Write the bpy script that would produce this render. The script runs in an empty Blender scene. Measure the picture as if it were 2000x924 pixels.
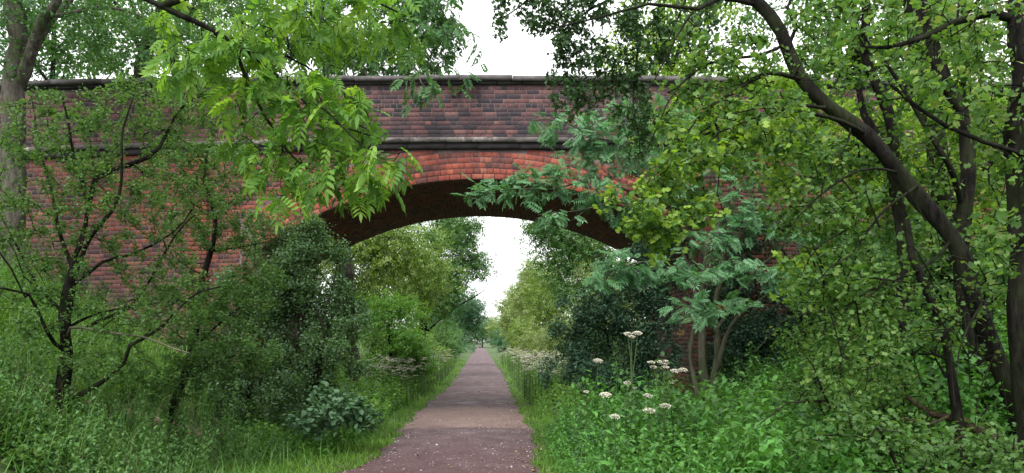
import bpy, math, random
import numpy as np
from mathutils import Matrix, Vector

random.seed(7)
rng = np.random.default_rng(7)
scene = bpy.context.scene
COL = scene.collection

# ------------------------------------------------------------------ camera, sky, sun, exposure
F, CX, CY, H = 1500.0, 938.0, 668.0, 1.6
cam_d = bpy.data.cameras.new('camera'); cam = bpy.data.objects.new('camera', cam_d); COL.objects.link(cam)
cam.location = (0, 0, H); cam.rotation_euler = (math.radians(90), 0, 0)
cam_d.sensor_width = 36; cam_d.lens = 27
cam_d.shift_x = 62 / 2000; cam_d.shift_y = 206 / 2000
cam_d.clip_start = 0.05; cam_d.clip_end = 3000
scene.camera = cam

SUN_EL, SUN_AZ = math.radians(52), math.radians(200)      # azimuth clockwise from +Y: high, behind the camera
world = bpy.data.worlds.new('World'); scene.world = world; world.use_nodes = True
nt = world.node_tree; nt.nodes.clear()
out = nt.nodes.new('ShaderNodeOutputWorld'); bg = nt.nodes.new('ShaderNodeBackground')
sky = nt.nodes.new('ShaderNodeTexSky'); sky.sky_type = 'NISHITA'; sky.sun_disc = False
sky.sun_elevation = SUN_EL; sky.sun_rotation = SUN_AZ; sky.air_density = 1.0; sky.dust_density = 4.0; sky.ozone_density = 1.0
hs = nt.nodes.new('ShaderNodeHueSaturation'); hs.inputs['Saturation'].default_value = 0.12; hs.inputs['Value'].default_value = 1.0
mxw = nt.nodes.new('ShaderNodeMix'); mxw.data_type = 'RGBA'; mxw.inputs[0].default_value = 0.75
mxw.inputs[7].default_value = (5.9, 6.0, 6.0, 1)           # the even white cloud layer over the clear sky
nt.links.new(sky.outputs[0], hs.inputs['Color']); nt.links.new(hs.outputs[0], mxw.inputs[6]); nt.links.new(mxw.outputs[2], bg.inputs['Color'])
bg.inputs['Strength'].default_value = 0.15
nt.links.new(bg.outputs[0], out.inputs['Surface'])

sun_d = bpy.data.lights.new('sun', 'SUN'); sun = bpy.data.objects.new('sun', sun_d); COL.objects.link(sun)
sun_d.energy = 1.5; sun_d.angle = math.radians(35); sun_d.color = (1.0, 0.96, 0.88)
sd = Vector((math.sin(SUN_AZ) * math.cos(SUN_EL), math.cos(SUN_AZ) * math.cos(SUN_EL), math.sin(SUN_EL)))
sun.rotation_euler = sd.to_track_quat('Z', 'Y').to_euler()

vs = scene.view_settings
vs.view_transform = 'Standard'; vs.look = 'None'; vs.gamma = 1.0; vs.exposure = 1.38
scene.cycles.max_bounces = 7; scene.cycles.diffuse_bounces = 4; scene.cycles.glossy_bounces = 2
scene.cycles.transmission_bounces = 4; scene.cycles.transparent_max_bounces = 4
scene.cycles.use_denoising = True
scene.cycles.caustics_reflective = False; scene.cycles.caustics_refractive = False

def P(px, py, d):
    """a point seen at photograph pixel px, py, standing d metres away"""
    return np.array([(px - CX) * d / F, d, H - (py - CY) * d / F])

# ------------------------------------------------------------------ materials
def lin(c):
    return tuple(((v / 255) / 12.92 if v / 255 <= 0.04045 else ((v / 255 + 0.055) / 1.055) ** 2.4) for v in c) + (1,)

def new_mat(name):
    m = bpy.data.materials.new(name); m.use_nodes = True
    t = m.node_tree; t.nodes.clear()
    o = t.nodes.new('ShaderNodeOutputMaterial'); p = t.nodes.new('ShaderNodeBsdfPrincipled')
    t.links.new(p.outputs[0], o.inputs['Surface'])
    return m, t, o, p

def nd(t, kind, **kw):
    n = t.nodes.new(kind)
    for k, v in kw.items():
        if k in n.inputs: n.inputs[k].default_value = v
        else: setattr(n, k, v)
    return n

def ramp(t, stops, fac=None, interp='LINEAR'):
    r = t.nodes.new('ShaderNodeValToRGB'); cr = r.color_ramp; cr.interpolation = interp
    while len(cr.elements) < len(stops): cr.elements.new(0.5)
    for e, (p, c) in zip(cr.elements, stops): e.position = p; e.color = c
    if fac is not None: t.links.new(fac, r.inputs['Fac'])
    return r.outputs['Color']

def mixc(t, fac, a, b, mode='MIX'):
    m = t.nodes.new('ShaderNodeMix'); m.data_type = 'RGBA'; m.blend_type = mode
    for s, v in ((m.inputs[0], fac), (m.inputs[6], a), (m.inputs[7], b)):
        if hasattr(v, 'is_linked'): t.links.new(v, s)
        else: s.default_value = v
    return m.outputs[2]

def mth(t, op, a, b=0.0, c=0.0):
    m = t.nodes.new('ShaderNodeMath'); m.operation = op
    for s, v in zip(m.inputs, (a, b, c)):
        if hasattr(v, 'is_linked'): t.links.new(v, s)
        else: s.default_value = v
    return m.outputs[0]

def noise(t, vec, scale, detail=3, rough=0.55, out='Fac'):
    n = t.nodes.new('ShaderNodeTexNoise'); n.inputs['Scale'].default_value = scale
    n.inputs['Detail'].default_value = detail; n.inputs['Roughness'].default_value = rough
    if vec is not None: t.links.new(vec, n.inputs['Vector'])
    return n.outputs[out]

def worldpos(t):
    g = t.nodes.new('ShaderNodeNewGeometry'); return g.outputs['Position']

def tint_of(t):
    a = t.nodes.new('ShaderNodeAttribute'); a.attribute_name = 'tint'
    o = t.nodes.new('ShaderNodeObjectInfo')
    # single pieces carry no tint attribute and take their object's random number instead
    h = t.nodes.new('ShaderNodeAttribute'); h.attribute_name = 'single'
    m = mth(t, 'MULTIPLY', o.outputs['Random'], h.outputs['Fac'])
    return mth(t, 'ADD', a.outputs['Fac'], m)

def leaf_mat(name, cols, trans=0.35, rough=0.5, spec=0.22, tcol=None):
    """cols: base colours (linear) from dark to light, spread over the leaves by chance"""
    m, t, o, p = new_mat(name)
    tint = tint_of(t)
    if name not in ('umbel flower', 'fallen petal', 'rowan berry cluster'):
        def cal(c):
            l = .3 * c[0] + .6 * c[1] + .1 * c[2]
            return tuple(1.12 * (v * .88 + l * .12) for v in c)
        cols = [cal(c) for c in cols]
    n = len(cols)
    c = ramp(t, [(i / (n - 1), tuple(cols[i]) + (1,)) for i in range(n)], tint)
    big = noise(t, worldpos(t), 1.1, 2)
    c = mixc(t, mth(t, 'MULTIPLY', big, 0.45), c, mixc(t, 1.0, c, (0.72, 0.86, 1.05, 1), 'MULTIPLY'))
    t.links.new(c, p.inputs['Base Color'])
    p.inputs['Roughness'].default_value = rough; p.inputs['Specular IOR Level'].default_value = spec
    tr = t.nodes.new('ShaderNodeBsdfTranslucent')
    c2 = mixc(t, 1.0, c, (tcol or (1.5, 1.55, 0.6)) + (1,), 'MULTIPLY')
    t.links.new(c2, tr.inputs['Color'])
    mx = t.nodes.new('ShaderNodeMixShader'); mx.inputs[0].default_value = trans
    t.links.new(p.outputs[0], mx.inputs[1]); t.links.new(tr.outputs[0], mx.inputs[2])
    t.links.new(mx.outputs[0], o.inputs['Surface'])
    return m

def bark_mat(name, a, b, moss=0.0, scale=14):
    m, t, o, p = new_mat(name)
    pos = worldpos(t)
    mp = nd(t, 'ShaderNodeMapping'); t.links.new(pos, mp.inputs['Vector']); mp.inputs['Scale'].default_value = (1, 1, 0.22)
    n1 = noise(t, mp.outputs[0], scale, 6, 0.75)
    c = ramp(t, [(0.38, a + (1,)), (0.66, b + (1,))], n1)
    if moss:
        n2 = noise(t, pos, 3.0, 3)
        c = mixc(t, mth(t, 'MULTIPLY', ramp(t, [(0.45, (0, 0, 0, 1)), (0.62, (1, 1, 1, 1))], n2), moss), c, (0.045, 0.065, 0.02, 1))
    t.links.new(c, p.inputs['Base Color']); p.inputs['Roughness'].default_value = 0.95; p.inputs['Specular IOR Level'].default_value = 0.12
    bp = nd(t, 'ShaderNodeBump', Strength=0.9, Distance=0.04); t.links.new(n1, bp.inputs['Height'])
    t.links.new(bp.outputs[0], p.inputs['Normal'])
    return m

def brick_mat():
    m, t, o, p = new_mat('brick')
    tint = tint_of(t); pos = worldpos(t)
    sep = nd(t, 'ShaderNodeSeparateXYZ'); t.links.new(pos, sep.inputs[0])
    red = ramp(t, [(0.0, (0.045, 0.024, 0.030, 1)), (0.12, (0.085, 0.036, 0.038, 1)), (0.35, (0.150, 0.046, 0.038, 1)),
                   (0.7, (0.200, 0.055, 0.040, 1)), (0.88, (0.245, 0.072, 0.046, 1)), (0.95, (0.21, 0.09, 0.07, 1)), (1.0, (0.33, 0.095, 0.035, 1))], tint)
    old = ramp(t, [(0.0, (0.016, 0.014, 0.022, 1)), (0.25, (0.030, 0.022, 0.031, 1)), (0.42, (0.056, 0.030, 0.037, 1)),
                   (0.65, (0.082, 0.036, 0.041, 1)), (0.85, (0.105, 0.043, 0.044, 1)), (1.0, (0.15, 0.075, 0.07, 1))], tint)
    # weathering: the parapet above the string course and patches of the wall are sooted, the sheltered brick is still red
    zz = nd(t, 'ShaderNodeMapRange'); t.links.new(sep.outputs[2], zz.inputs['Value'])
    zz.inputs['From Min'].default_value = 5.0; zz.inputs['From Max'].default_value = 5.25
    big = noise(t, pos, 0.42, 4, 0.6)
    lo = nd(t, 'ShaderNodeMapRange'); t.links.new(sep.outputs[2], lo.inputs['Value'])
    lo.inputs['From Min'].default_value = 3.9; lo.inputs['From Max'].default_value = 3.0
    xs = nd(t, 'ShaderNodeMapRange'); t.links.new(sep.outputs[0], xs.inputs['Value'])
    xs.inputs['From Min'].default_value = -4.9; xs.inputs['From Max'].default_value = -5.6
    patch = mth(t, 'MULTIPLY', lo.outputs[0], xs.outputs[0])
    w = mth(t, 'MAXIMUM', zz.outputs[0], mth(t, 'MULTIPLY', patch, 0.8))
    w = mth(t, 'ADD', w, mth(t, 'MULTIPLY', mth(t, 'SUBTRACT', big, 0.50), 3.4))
    # smoke-blackened barrel of the arch, behind the face
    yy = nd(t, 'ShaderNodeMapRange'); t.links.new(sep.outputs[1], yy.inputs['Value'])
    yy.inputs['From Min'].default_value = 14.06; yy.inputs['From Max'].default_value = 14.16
    cl = nd(t, 'ShaderNodeClamp'); t.links.new(w, cl.inputs[0])
    red = mixc(t, 1.0, red, (0.80, 0.70, 0.66, 1), 'MULTIPLY')
    # the turned arch ring is of brighter facing brick than the wall
    dx = mth(t, 'MULTIPLY', sep.outputs[0], sep.outputs[0]); dz = mth(t, 'SUBTRACT', sep.outputs[2], 4.57 - 7.04)
    rad = mth(t, 'SQRT', mth(t, 'ADD', dx, mth(t, 'MULTIPLY', dz, dz)))
    ringf = mth(t, 'MULTIPLY', mth(t, 'LESS_THAN', rad, 7.66), mth(t, 'MULTIPLY', mth(t, 'LESS_THAN', sep.outputs[1], 14.06), mth(t, 'GREATER_THAN', mth(t, 'SUBTRACT', sep.outputs[2], mth(t, 'MULTIPLY', mth(t, 'ABSOLUTE', sep.outputs[0]), 1.44)), -2.55)))
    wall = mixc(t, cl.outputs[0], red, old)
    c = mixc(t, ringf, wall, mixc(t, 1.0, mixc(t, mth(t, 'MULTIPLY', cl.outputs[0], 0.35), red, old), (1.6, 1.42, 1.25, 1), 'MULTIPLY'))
    # soot runs and damp streaks down the face
    mpv = nd(t, 'ShaderNodeMapping'); t.links.new(pos, mpv.inputs['Vector']); mpv.inputs['Scale'].default_value = (2.4, 1, 0.28)
    run = noise(t, mpv.outputs[0], 1.6, 5, 0.7)
    c = mixc(t, ramp(t, [(0.50, (0, 0, 0, 1)), (0.66, (0.75, 0.75, 0.75, 1))], run), c, mixc(t, 1.0, c, (0.42, 0.42, 0.50, 1), 'MULTIPLY'))
    fine = noise(t, pos, 22, 4, 0.7)
    c = mixc(t, 0.75, c, mixc(t, 1.0, c, ramp(t, [(0.3, (0.40, 0.40, 0.46, 1)), (0.7, (1.4, 1.3, 1.25, 1))], fine), 'MULTIPLY'))
    soot_shade = mixc(t, 1.0, c, (0.80, 0.74, 0.70, 1), 'MULTIPLY')
    c = mixc(t, mth(t, 'MULTIPLY', yy.outputs[0], 0.75), c, soot_shade)
    # lime and efflorescence flecks
    fl = noise(t, pos, 7.0, 6, 0.8)
    c = mixc(t, ramp(t, [(0.635, (0, 0, 0, 1)), (0.70, (0.8, 0.8, 0.8, 1))], fl), c, (0.42, 0.34, 0.34, 1))
    # thin green algae low down
    al = mth(t, 'MULTIPLY', lo.outputs[0], ramp(t, [(0.45, (0, 0, 0, 1)), (0.7, (0.5, 0.5, 0.5, 1))], noise(t, pos, 1.7, 3)))
    c = mixc(t, al, c, (0.05, 0.055, 0.03, 1))
    t.links.new(c, p.inputs['Base Color']); p.inputs['Roughness'].default_value = 0.85
    bp = nd(t, 'ShaderNodeBump', Strength=0.5, Distance=0.006); t.links.new(fine, bp.inputs['Height'])
    t.links.new(bp.outputs[0], p.inputs['Normal'])
    return m

def stone_mat(name, a, b, scale=5, lime=None, rough=0.9):
    m, t, o, p = new_mat(name); pos = worldpos(t)
    n1 = noise(t, pos, scale, 6, 0.7)
    c = ramp(t, [(0.3, a + (1,)), (0.7, b + (1,))], n1)
    if lime:
        n2 = noise(t, pos, 2.6, 5, 0.75)
        c = mixc(t, ramp(t, [(0.52, (0, 0, 0, 1)), (0.62, (0.8, 0.8, 0.8, 1))], n2), c, lime + (1,))
    t.links.new(c, p.inputs['Base Color']); p.inputs['Roughness'].default_value = rough
    bp = nd(t, 'ShaderNodeBump', Strength=0.5, Distance=0.01); t.links.new(n1, bp.inputs['Height'])
    t.links.new(bp.outputs[0], p.inputs['Normal'])
    return m

def ground_mat():
    m, t, o, p = new_mat('ground'); pos = worldpos(t)
    n1 = noise(t, pos, 1.3, 5, 0.65); n2 = noise(t, pos, 14, 4, 0.7)
    c = ramp(t, [(0.3, (0.030, 0.040, 0.014, 1)), (0.5, (0.045, 0.085, 0.018, 1)), (0.72, (0.055, 0.12, 0.02, 1))], n1)
    c = mixc(t, ramp(t, [(0.5, (0, 0, 0, 1)), (0.7, (0.7, 0.7, 0.7, 1))], n2), c, (0.05, 0.038, 0.022, 1))
    t.links.new(c, p.inputs['Base Color']); p.inputs['Roughness'].default_value = 0.95
    bp = nd(t, 'ShaderNodeBump', Strength=0.8, Distance=0.04); t.links.new(n2, bp.inputs['Height'])
    t.links.new(bp.outputs[0], p.inputs['Normal'])
    return m

def path_mat():
    m, t, o, p = new_mat('path'); pos = worldpos(t)
    sep = nd(t, 'ShaderNodeSeparateXYZ'); t.links.new(pos, sep.inputs[0])
    wob = mth(t, 'MULTIPLY', mth(t, 'SUBTRACT', noise(t, pos, 0.9, 4, 0.6), 0.5), 0.5)
    y = mth(t, 'ADD', sep.outputs[1], wob)
    a = nd(t, 'ShaderNodeMapRange', **{'From Min': 13.9, 'From Max': 14.1}); t.links.new(y, a.inputs['Value'])
    b = nd(t, 'ShaderNodeMapRange', **{'From Min': 18.6, 'From Max': 17.9}); t.links.new(y, b.inputs['Value'])
    dry = mth(t, 'MULTIPLY', a.outputs[0], b.outputs[0])
    n1 = noise(t, pos, 2.2, 6, 0.7); n2 = noise(t, pos, 45, 4, 0.8)
    wet = ramp(t, [(0.3, (0.070, 0.046, 0.052, 1)), (0.5, (0.105, 0.071, 0.080, 1)), (0.7, (0.145, 0.102, 0.115, 1))], n1)
    dr = ramp(t, [(0.3, (0.16, 0.112, 0.104, 1)), (0.7, (0.24, 0.17, 0.155, 1))], n1)
    c = mixc(t, dry, wet, dr)
    c = mixc(t, 0.8, c, mixc(t, 1.0, c, ramp(t, [(0.35, (0.5, 0.5, 0.5, 1)), (0.68, (1.45, 1.4, 1.4, 1))], n2), 'MULTIPLY'))
    # reddish earth rubbed in towards the camera and along the sides
    near = nd(t, 'ShaderNodeMapRange', **{'From Min': 12.5, 'From Max': 10.0}); t.links.new(sep.outputs[1], near.inputs['Value'])
    c = mixc(t, mth(t, 'MULTIPLY', near.outputs[0], 0.5), c, (0.100, 0.050, 0.050, 1))
    st = nd(t, 'ShaderNodeTexVoronoi'); st.inputs['Scale'].default_value = 28; t.links.new(pos, st.inputs['Vector'])
    sel = nd(t, 'ShaderNodeSeparateColor'); t.links.new(st.outputs['Color'], sel.inputs[0])
    k = mth(t, 'MULTIPLY', mth(t, 'LESS_THAN', st.outputs['Distance'], 0.26), mth(t, 'GREATER_THAN', sel.outputs[0], 0.80))
    c = mixc(t, mth(t, 'MULTIPLY', k, 0.75), c, (0.34, 0.28, 0.26, 1))
    t.links.new(c, p.inputs['Base Color'])
    pud = ramp(t, [(0.5, (0.85, 0.85, 0.85, 1)), (0.68, (0.5, 0.5, 0.5, 1))], noise(t, pos, 1.6, 3))
    r = mixc(t, dry, pud, (0.95, 0.95, 0.95, 1)); t.links.new(r, p.inputs['Roughness']); p.inputs['Specular IOR Level'].default_value = 0.25
    bp = nd(t, 'ShaderNodeBump', Strength=0.7, Distance=0.01); t.links.new(n2, bp.inputs['Height'])
    t.links.new(bp.outputs[0], p.inputs['Normal'])
    return m

M = {
 'brick': brick_mat(),
 'mortar': stone_mat('mortar', (0.045, 0.034, 0.036), (0.15, 0.11, 0.105), 3),
 'coping': stone_mat('coping stone', (0.035, 0.032, 0.036), (0.12, 0.105, 0.11), 7),
 'soot_shade': stone_mat('shadow dark moulding', (0.008, 0.007, 0.009), (0.035, 0.03, 0.032), 7),  # near black colour paints in the shadow band below the string course
 'string': stone_mat('string course stone', (0.035, 0.03, 0.032), (0.115, 0.098, 0.092), 6, (0.24, 0.22, 0.20)),
 'ground': ground_mat(), 'path': path_mat(),
 'earth': stone_mat('bare earth', (0.10, 0.062, 0.050), (0.25, 0.165, 0.135), 9),
 'ash': leaf_mat('ash leaf', [(0.05, 0.13, 0.016), (0.075, 0.20, 0.018), (0.13, 0.28, 0.022), (0.22, 0.38, 0.04)], 0.5, 0.5, 0.25, tcol=(1.5, 1.4, 0.5)),
 'ash_far': leaf_mat('far ash leaf', [(0.03, 0.085, 0.03), (0.05, 0.135, 0.035), (0.085, 0.19, 0.055)], 0.35),
 'haw': leaf_mat('hawthorn leaf', [(0.04, 0.095, 0.022), (0.065, 0.145, 0.032), (0.11, 0.20, 0.045)], 0.4, .55, .2),
 'haw_dark': leaf_mat('grey green hawthorn leaf', [(0.047, 0.101, 0.047), (0.081, 0.155, 0.068), (0.149, 0.243, 0.115)], 0.35, .6, .2),  # the grey green leaves of the dense thorn bushes
 'maple': leaf_mat('maple leaf', [(0.028, 0.072, 0.014), (0.048, 0.118, 0.020), (0.072, 0.165, 0.026), (0.115, 0.215, 0.036), (0.18, 0.23, 0.045)], 0.42, 0.5, 0.22),
 'lime': leaf_mat('young maple leaf', [(0.10, 0.20, 0.014), (0.17, 0.29, 0.018), (0.25, 0.36, 0.025)], 0.45),
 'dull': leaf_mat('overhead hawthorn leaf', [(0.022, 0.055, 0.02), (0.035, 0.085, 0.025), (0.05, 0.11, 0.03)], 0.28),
 'rowan': leaf_mat('rowan leaf', [(0.032, 0.115, 0.032), (0.055, 0.17, 0.052), (0.09, 0.235, 0.085), (0.15, 0.31, 0.15)], 0.3, 0.5, 0.3, tcol=(1.2, 1.4, 0.6)),
 'yew': leaf_mat('yew needles', [(0.025, 0.064, 0.034), (0.047, 0.108, 0.061), (0.086, 0.172, 0.098)], 0.15),
 'elder': leaf_mat('elder leaf', [(0.07, 0.18, 0.025), (0.12, 0.28, 0.035), (0.22, 0.38, 0.06)], 0.4, 0.5, 0.25),
 'yellowgreen': leaf_mat('yellow green leaf', [(0.087, 0.145, 0.026), (0.145, 0.232, 0.036), (0.246, 0.334, 0.058)], 0.35),
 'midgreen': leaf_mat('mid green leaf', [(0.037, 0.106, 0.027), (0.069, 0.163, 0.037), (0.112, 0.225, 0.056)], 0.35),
 'palegreen': leaf_mat('pale green leaf', [(0.112, 0.163, 0.050), (0.188, 0.250, 0.081), (0.300, 0.350, 0.138)], 0.35),
 'bluegreen': leaf_mat('blue green leaf', [(0.033, 0.099, 0.049), (0.055, 0.150, 0.077), (0.099, 0.210, 0.122)], 0.3),
 'grass': leaf_mat('grass blade', [(0.06, 0.145, 0.012), (0.11, 0.24, 0.016), (0.18, 0.33, 0.02)], 0.38, 0.55, 0.25),
 'litter': leaf_mat('dead leaf', [(0.07, 0.04, 0.02), (0.13, 0.08, 0.035), (0.20, 0.14, 0.06)], 0.1, 0.7),
 'straw': leaf_mat('dry grass stalk', [(0.14, 0.12, 0.05), (0.22, 0.19, 0.09), (0.30, 0.27, 0.14)], 0.2, 0.6),
 'tallgrass': leaf_mat('tall grass blade', [(0.047, 0.135, 0.024), (0.088, 0.230, 0.034), (0.162, 0.311, 0.054)], 0.35, 0.5),
 'weed': leaf_mat('nettle leaf', [(0.043, 0.145, 0.029), (0.087, 0.261, 0.036), (0.145, 0.362, 0.051)], 0.35),
 'bramble': leaf_mat('bramble leaf', [(0.05, 0.12, 0.05), (0.08, 0.17, 0.075), (0.12, 0.23, 0.11)], 0.25, 0.5, 0.3),
 'bark_grey': bark_mat('grey bark', (0.04, 0.037, 0.032), (0.13, 0.115, 0.10), 0.4),
 'bark_dark': bark_mat('dark bark', (0.0025, 0.0023, 0.0022), (0.026, 0.022, 0.020), 0.25, 22),
 'bark_rowan': bark_mat('rowan bark', (0.06, 0.062, 0.045), (0.15, 0.145, 0.11), 0.5),
 'bark_pale': bark_mat('lichen bark', (0.07, 0.068, 0.045), (0.16, 0.15, 0.10), 0.2),
 'stem': leaf_mat('stem', [(0.05, 0.09, 0.03), (0.08, 0.13, 0.04)], 0.1),
 'flower': leaf_mat('umbel flower', [(0.36, 0.31, 0.22), (0.52, 0.47, 0.36), (0.66, 0.62, 0.52)], 0.2, tcol=(1, 1, 0.9)),
 'petal': leaf_mat('fallen petal', [(0.35, 0.28, 0.26), (0.5, 0.43, 0.42), (0.66, 0.62, 0.6)], 0.1, tcol=(1, 1, 1)),
 'deadwood': bark_mat('dead wood', (0.03, 0.022, 0.016), (0.11, 0.08, 0.055), 0.2),
 'berry': leaf_mat('rowan berry cluster', [(0.20, 0.15, 0.06), (0.30, 0.21, 0.09)], 0.1, tcol=(1, 1, 1)),
 'slate': stone_mat('slate', (0.06, 0.07, 0.085), (0.12, 0.13, 0.15), 6),
}

# ------------------------------------------------------------------ mesh helpers
def mesh_from(name, V, Fa, mat=None, tint=None, smooth=False, single=False):
    me = bpy.data.meshes.new(name)
    V = np.asarray(V, np.float32); Fa = np.asarray(Fa, np.int32)
    k = Fa.shape[1]
    me.vertices.add(len(V)); me.vertices.foreach_set('co', V.ravel())
    me.loops.add(Fa.size); me.loops.foreach_set('vertex_index', Fa.ravel())
    me.polygons.add(len(Fa)); me.polygons.foreach_set('loop_start', np.arange(0, Fa.size, k, dtype=np.int32))
    me.update(calc_edges=True)
    if smooth: me.polygons.foreach_set('use_smooth', np.ones(len(Fa), bool))
    if tint is not None:
        a = me.attributes.new('tint', 'FLOAT', 'POINT'); a.data.foreach_set('value', np.asarray(tint, np.float32))
    if single:
        a = me.attributes.new('single', 'FLOAT', 'POINT'); a.data.foreach_set('value', np.ones(len(V), np.float32))
    if mat: me.materials.append(mat)
    return me

def link(name, me, parent=None, kind=None, label=None):
    o = bpy.data.objects.new(name, me); COL.objects.link(o)
    if parent is not None: o.parent = parent
    if kind: o['kind'] = kind
    if label: o['label'] = label
    return o

def thing(name, label, cat, loc=(0, 0, 0), group=None):
    o = bpy.data.objects.new(name, None); COL.objects.link(o)
    o.empty_display_size = 0.2
    o.location = tuple(float(v) for v in loc); o['label'] = label; o['category'] = cat
    if group: o['group'] = group
    return o

def offset(me, loc):
    """shift mesh so that it sits under a thing placed at loc"""
    me.transform(Matrix.Translation(-Vector([float(v) for v in loc]))); return me

def norm(v):
    return v / np.maximum(np.linalg.norm(v, axis=-1, keepdims=True), 1e-9)

def frames(d, up):
    d = norm(d); n = norm(up - (up * d).sum(-1, keepdims=True) * d); s = np.cross(d, n)
    return np.stack([s, d, n], axis=-1)          # columns: side, along, normal

def instance_mesh(name, tv, tf, pos, R, sc, tint, mat, tt=None):
    """many copies of one small shape joined into one mesh"""
    n = len(pos); k = len(tv)
    if np.ndim(sc) == 1: sc = sc[:, None]
    V = np.einsum('nij,kj->nki', R, tv) * sc[:, None, :] + pos[:, None, :]
    Fa = (tf[None] + (np.arange(n) * k)[:, None, None]).reshape(-1, tf.shape[1])
    T = np.repeat(tint, k)
    if tt is not None: T = np.clip(T + np.tile(tt, n), 0, 1)
    return mesh_from(name, V.reshape(-1, 3), Fa, mat, T)

# leaf shapes: x side, y along, z normal, unit length
def T(vs, fs): return np.array(vs, float), np.array(fs, int)
LEAF2 = T([(0, 0, 0), (-.30, .45, .08), (0, 1, -.06), (.30, .45, .08)], [(0, 2, 1), (0, 3, 2)])
LEAF4 = T([(0, 0, 0), (-.17, .30, .05), (-.14, .65, .03), (0, 1, -.08), (.14, .65, .03), (.17, .30, .05), (0, .45, 0)],
          [(0, 6, 1), (1, 6, 2), (2, 6, 3), (0, 5, 6), (5, 4, 6), (4, 3, 6)])
def maple_leaf():
    pts = [(0, .18), (-.22, .05), (-.46, .18), (-.27, .33), (-.58, .62), (-.27, .60), (-.20, .72), (0, 1.05), (.20, .72), (.27, .60), (.58, .62), (.27, .33), (.46, .18), (.22, .05)]
    v = [(0, .42, .05)] + [(x, y, -abs(x) * .18 - max(0, y - .7) * .2) for x, y in pts]
    f = [(0, 1 + (i + 1) % 14, 1 + i) for i in range(14)]
    return T(v, f)
MAPLE = maple_leaf()
def haw_leaf():
    pts = [(0, 0), (-.30, .35), (-.15, .45), (-.33, .78), (0, 1), (.33, .78), (.15, .45), (.30, .35)]
    v = [(0, .5, .04)] + [(x, y, -abs(x) * .15) for x, y in pts]
    f = [(0, 1 + (i + 1) % 8, 1 + i) for i in range(8)]
    return T(v, f)
HAW = haw_leaf()
def lobe_leaf():
    pts = [(0, 0), (-.45, .28), (-.2, .45), (-.42, .78), (0, 1.0), (.42, .78), (.2, .45), (.45, .28)]
    v = [(x, y, -abs(x) * .2 - max(0, y - .7) * .2) for x, y in pts]
    return T(v, [(0, 2, 1), (0, 7, 6), (0, 6, 2), (2, 6, 4), (2, 4, 3), (6, 5, 4)])
LOBE = lobe_leaf()
WIDE = (LEAF2[0] * [1.35, 1, 1], LEAF2[1])
def compound(pairs, leaflet, ll, wid, spread, droop, seed, rach=0.012, y0=.18, flat=False):
    r = np.random.default_rng(seed)
    V, Fa, TT = [], [], []
    lv, lf = leaflet
    def zr(y): return -droop * y * y
    def put(base, ang, s, dz, tz):
        nonlocal V, Fa
        c, sn = math.cos(ang), math.sin(ang)
        k = sum(len(a) for a in V)
        v = lv * np.array([wid, 1, 1]) * s
        tw = r.uniform(-.25, .25) if not flat else r.uniform(-.08, .08)
        v = np.stack([v[:, 0] * math.cos(tw), v[:, 1], v[:, 2] + v[:, 0] * math.sin(tw)], -1)
        v2 = np.stack([v[:, 0] * c + v[:, 1] * sn, -v[:, 0] * sn + v[:, 1] * c, v[:, 2] - dz * v[:, 1]], -1) + base
        V.append(v2); Fa.append(lf + k); TT.append(np.full(len(lv), tz))
    for i in range(pairs):
        y = y0 + (1 - ll * .55 - y0) * i / (pairs - 1)
        sz = ll * (0.78 + .3 * math.sin(math.pi * (i + 1) / (pairs + 1)))
        for s in (-1, 1):
            put(np.array([0, y + r.uniform(-.01, .01), zr(y)]), s * (spread + r.uniform(-.12, .12) * (not flat)), sz * r.uniform(.9, 1.08), droop * y * 1.3 + r.uniform(0, .15), r.uniform(-.15, .15))
    put(np.array([0, 1 - ll * .55, zr(1 - ll * .55)]), 0, ll, droop * 1.8, 0.05)
    # rachis: a thin three-sided stalk
    ys = np.linspace(0, 1 - ll * .5, 4); k = sum(len(a) for a in V); rv, rf = [], []
    for j, y in enumerate(ys):
        for a in range(3):
            rv.append((rach * math.cos(a * 2.09), y, zr(y) + rach * math.sin(a * 2.09) - rach))
    for j in range(3):
        for a in range(3):
            b = (a + 1) % 3; p, q, u, w = k + j * 3 + a, k + j * 3 + b, k + j * 3 + 3 + a, k + j * 3 + 3 + b
            rf += [(p, q, w), (p, w, u)]
    V.append(np.array(rv)); Fa.append(np.array(rf)); TT.append(np.full(12, -.2))
    return np.concatenate(V), np.concatenate(Fa), np.concatenate(TT)
ASHF = [compound(p, LEAF2, .38, 1.0, 1.0, dr, s, rach=.009) for p, dr, s in ((4, .25, 1), (5, .5, 2), (4, .75, 3))]
ASHL = [compound(p, LEAF4, .38, 1.25, 1.0, dr, s) for p, dr, s in ((4, .25, 1), (5, .5, 2), (4, .75, 3))]
ROWL = [compound(p, LEAF2, .33, .62, 1.28, dr, s, flat=True, rach=.009) for p, dr, s in ((6, .08, 4), (7, .18, 5), (6, .3, 6))]
ELDL = [compound(2, LEAF4, .5, 1.6, .95, .3, 7)]
def spray(n, seed, leaf=LEAF2, ls=.42):
    r = np.random.default_rng(seed); V, Fa = [], []
    for i in range(n):
        p = np.array([r.uniform(-.3, .3), r.uniform(0, .75), r.uniform(-.15, .15)])
        a = r.uniform(-1.4, 1.4); d = np.array([[math.sin(a), math.cos(a), r.uniform(-.5, .3)]])
        R = frames(d, np.array([[r.uniform(-.5, .5), r.uniform(-.3, .3), 1.0]]))[0]
        V.append((leaf[0] @ R.T) * ls * r.uniform(.7, 1.15) + p); Fa.append(leaf[1] + i * len(leaf[0]))
    return np.concatenate(V), np.concatenate(Fa)
SPRAY = spray(6, 3)

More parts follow.
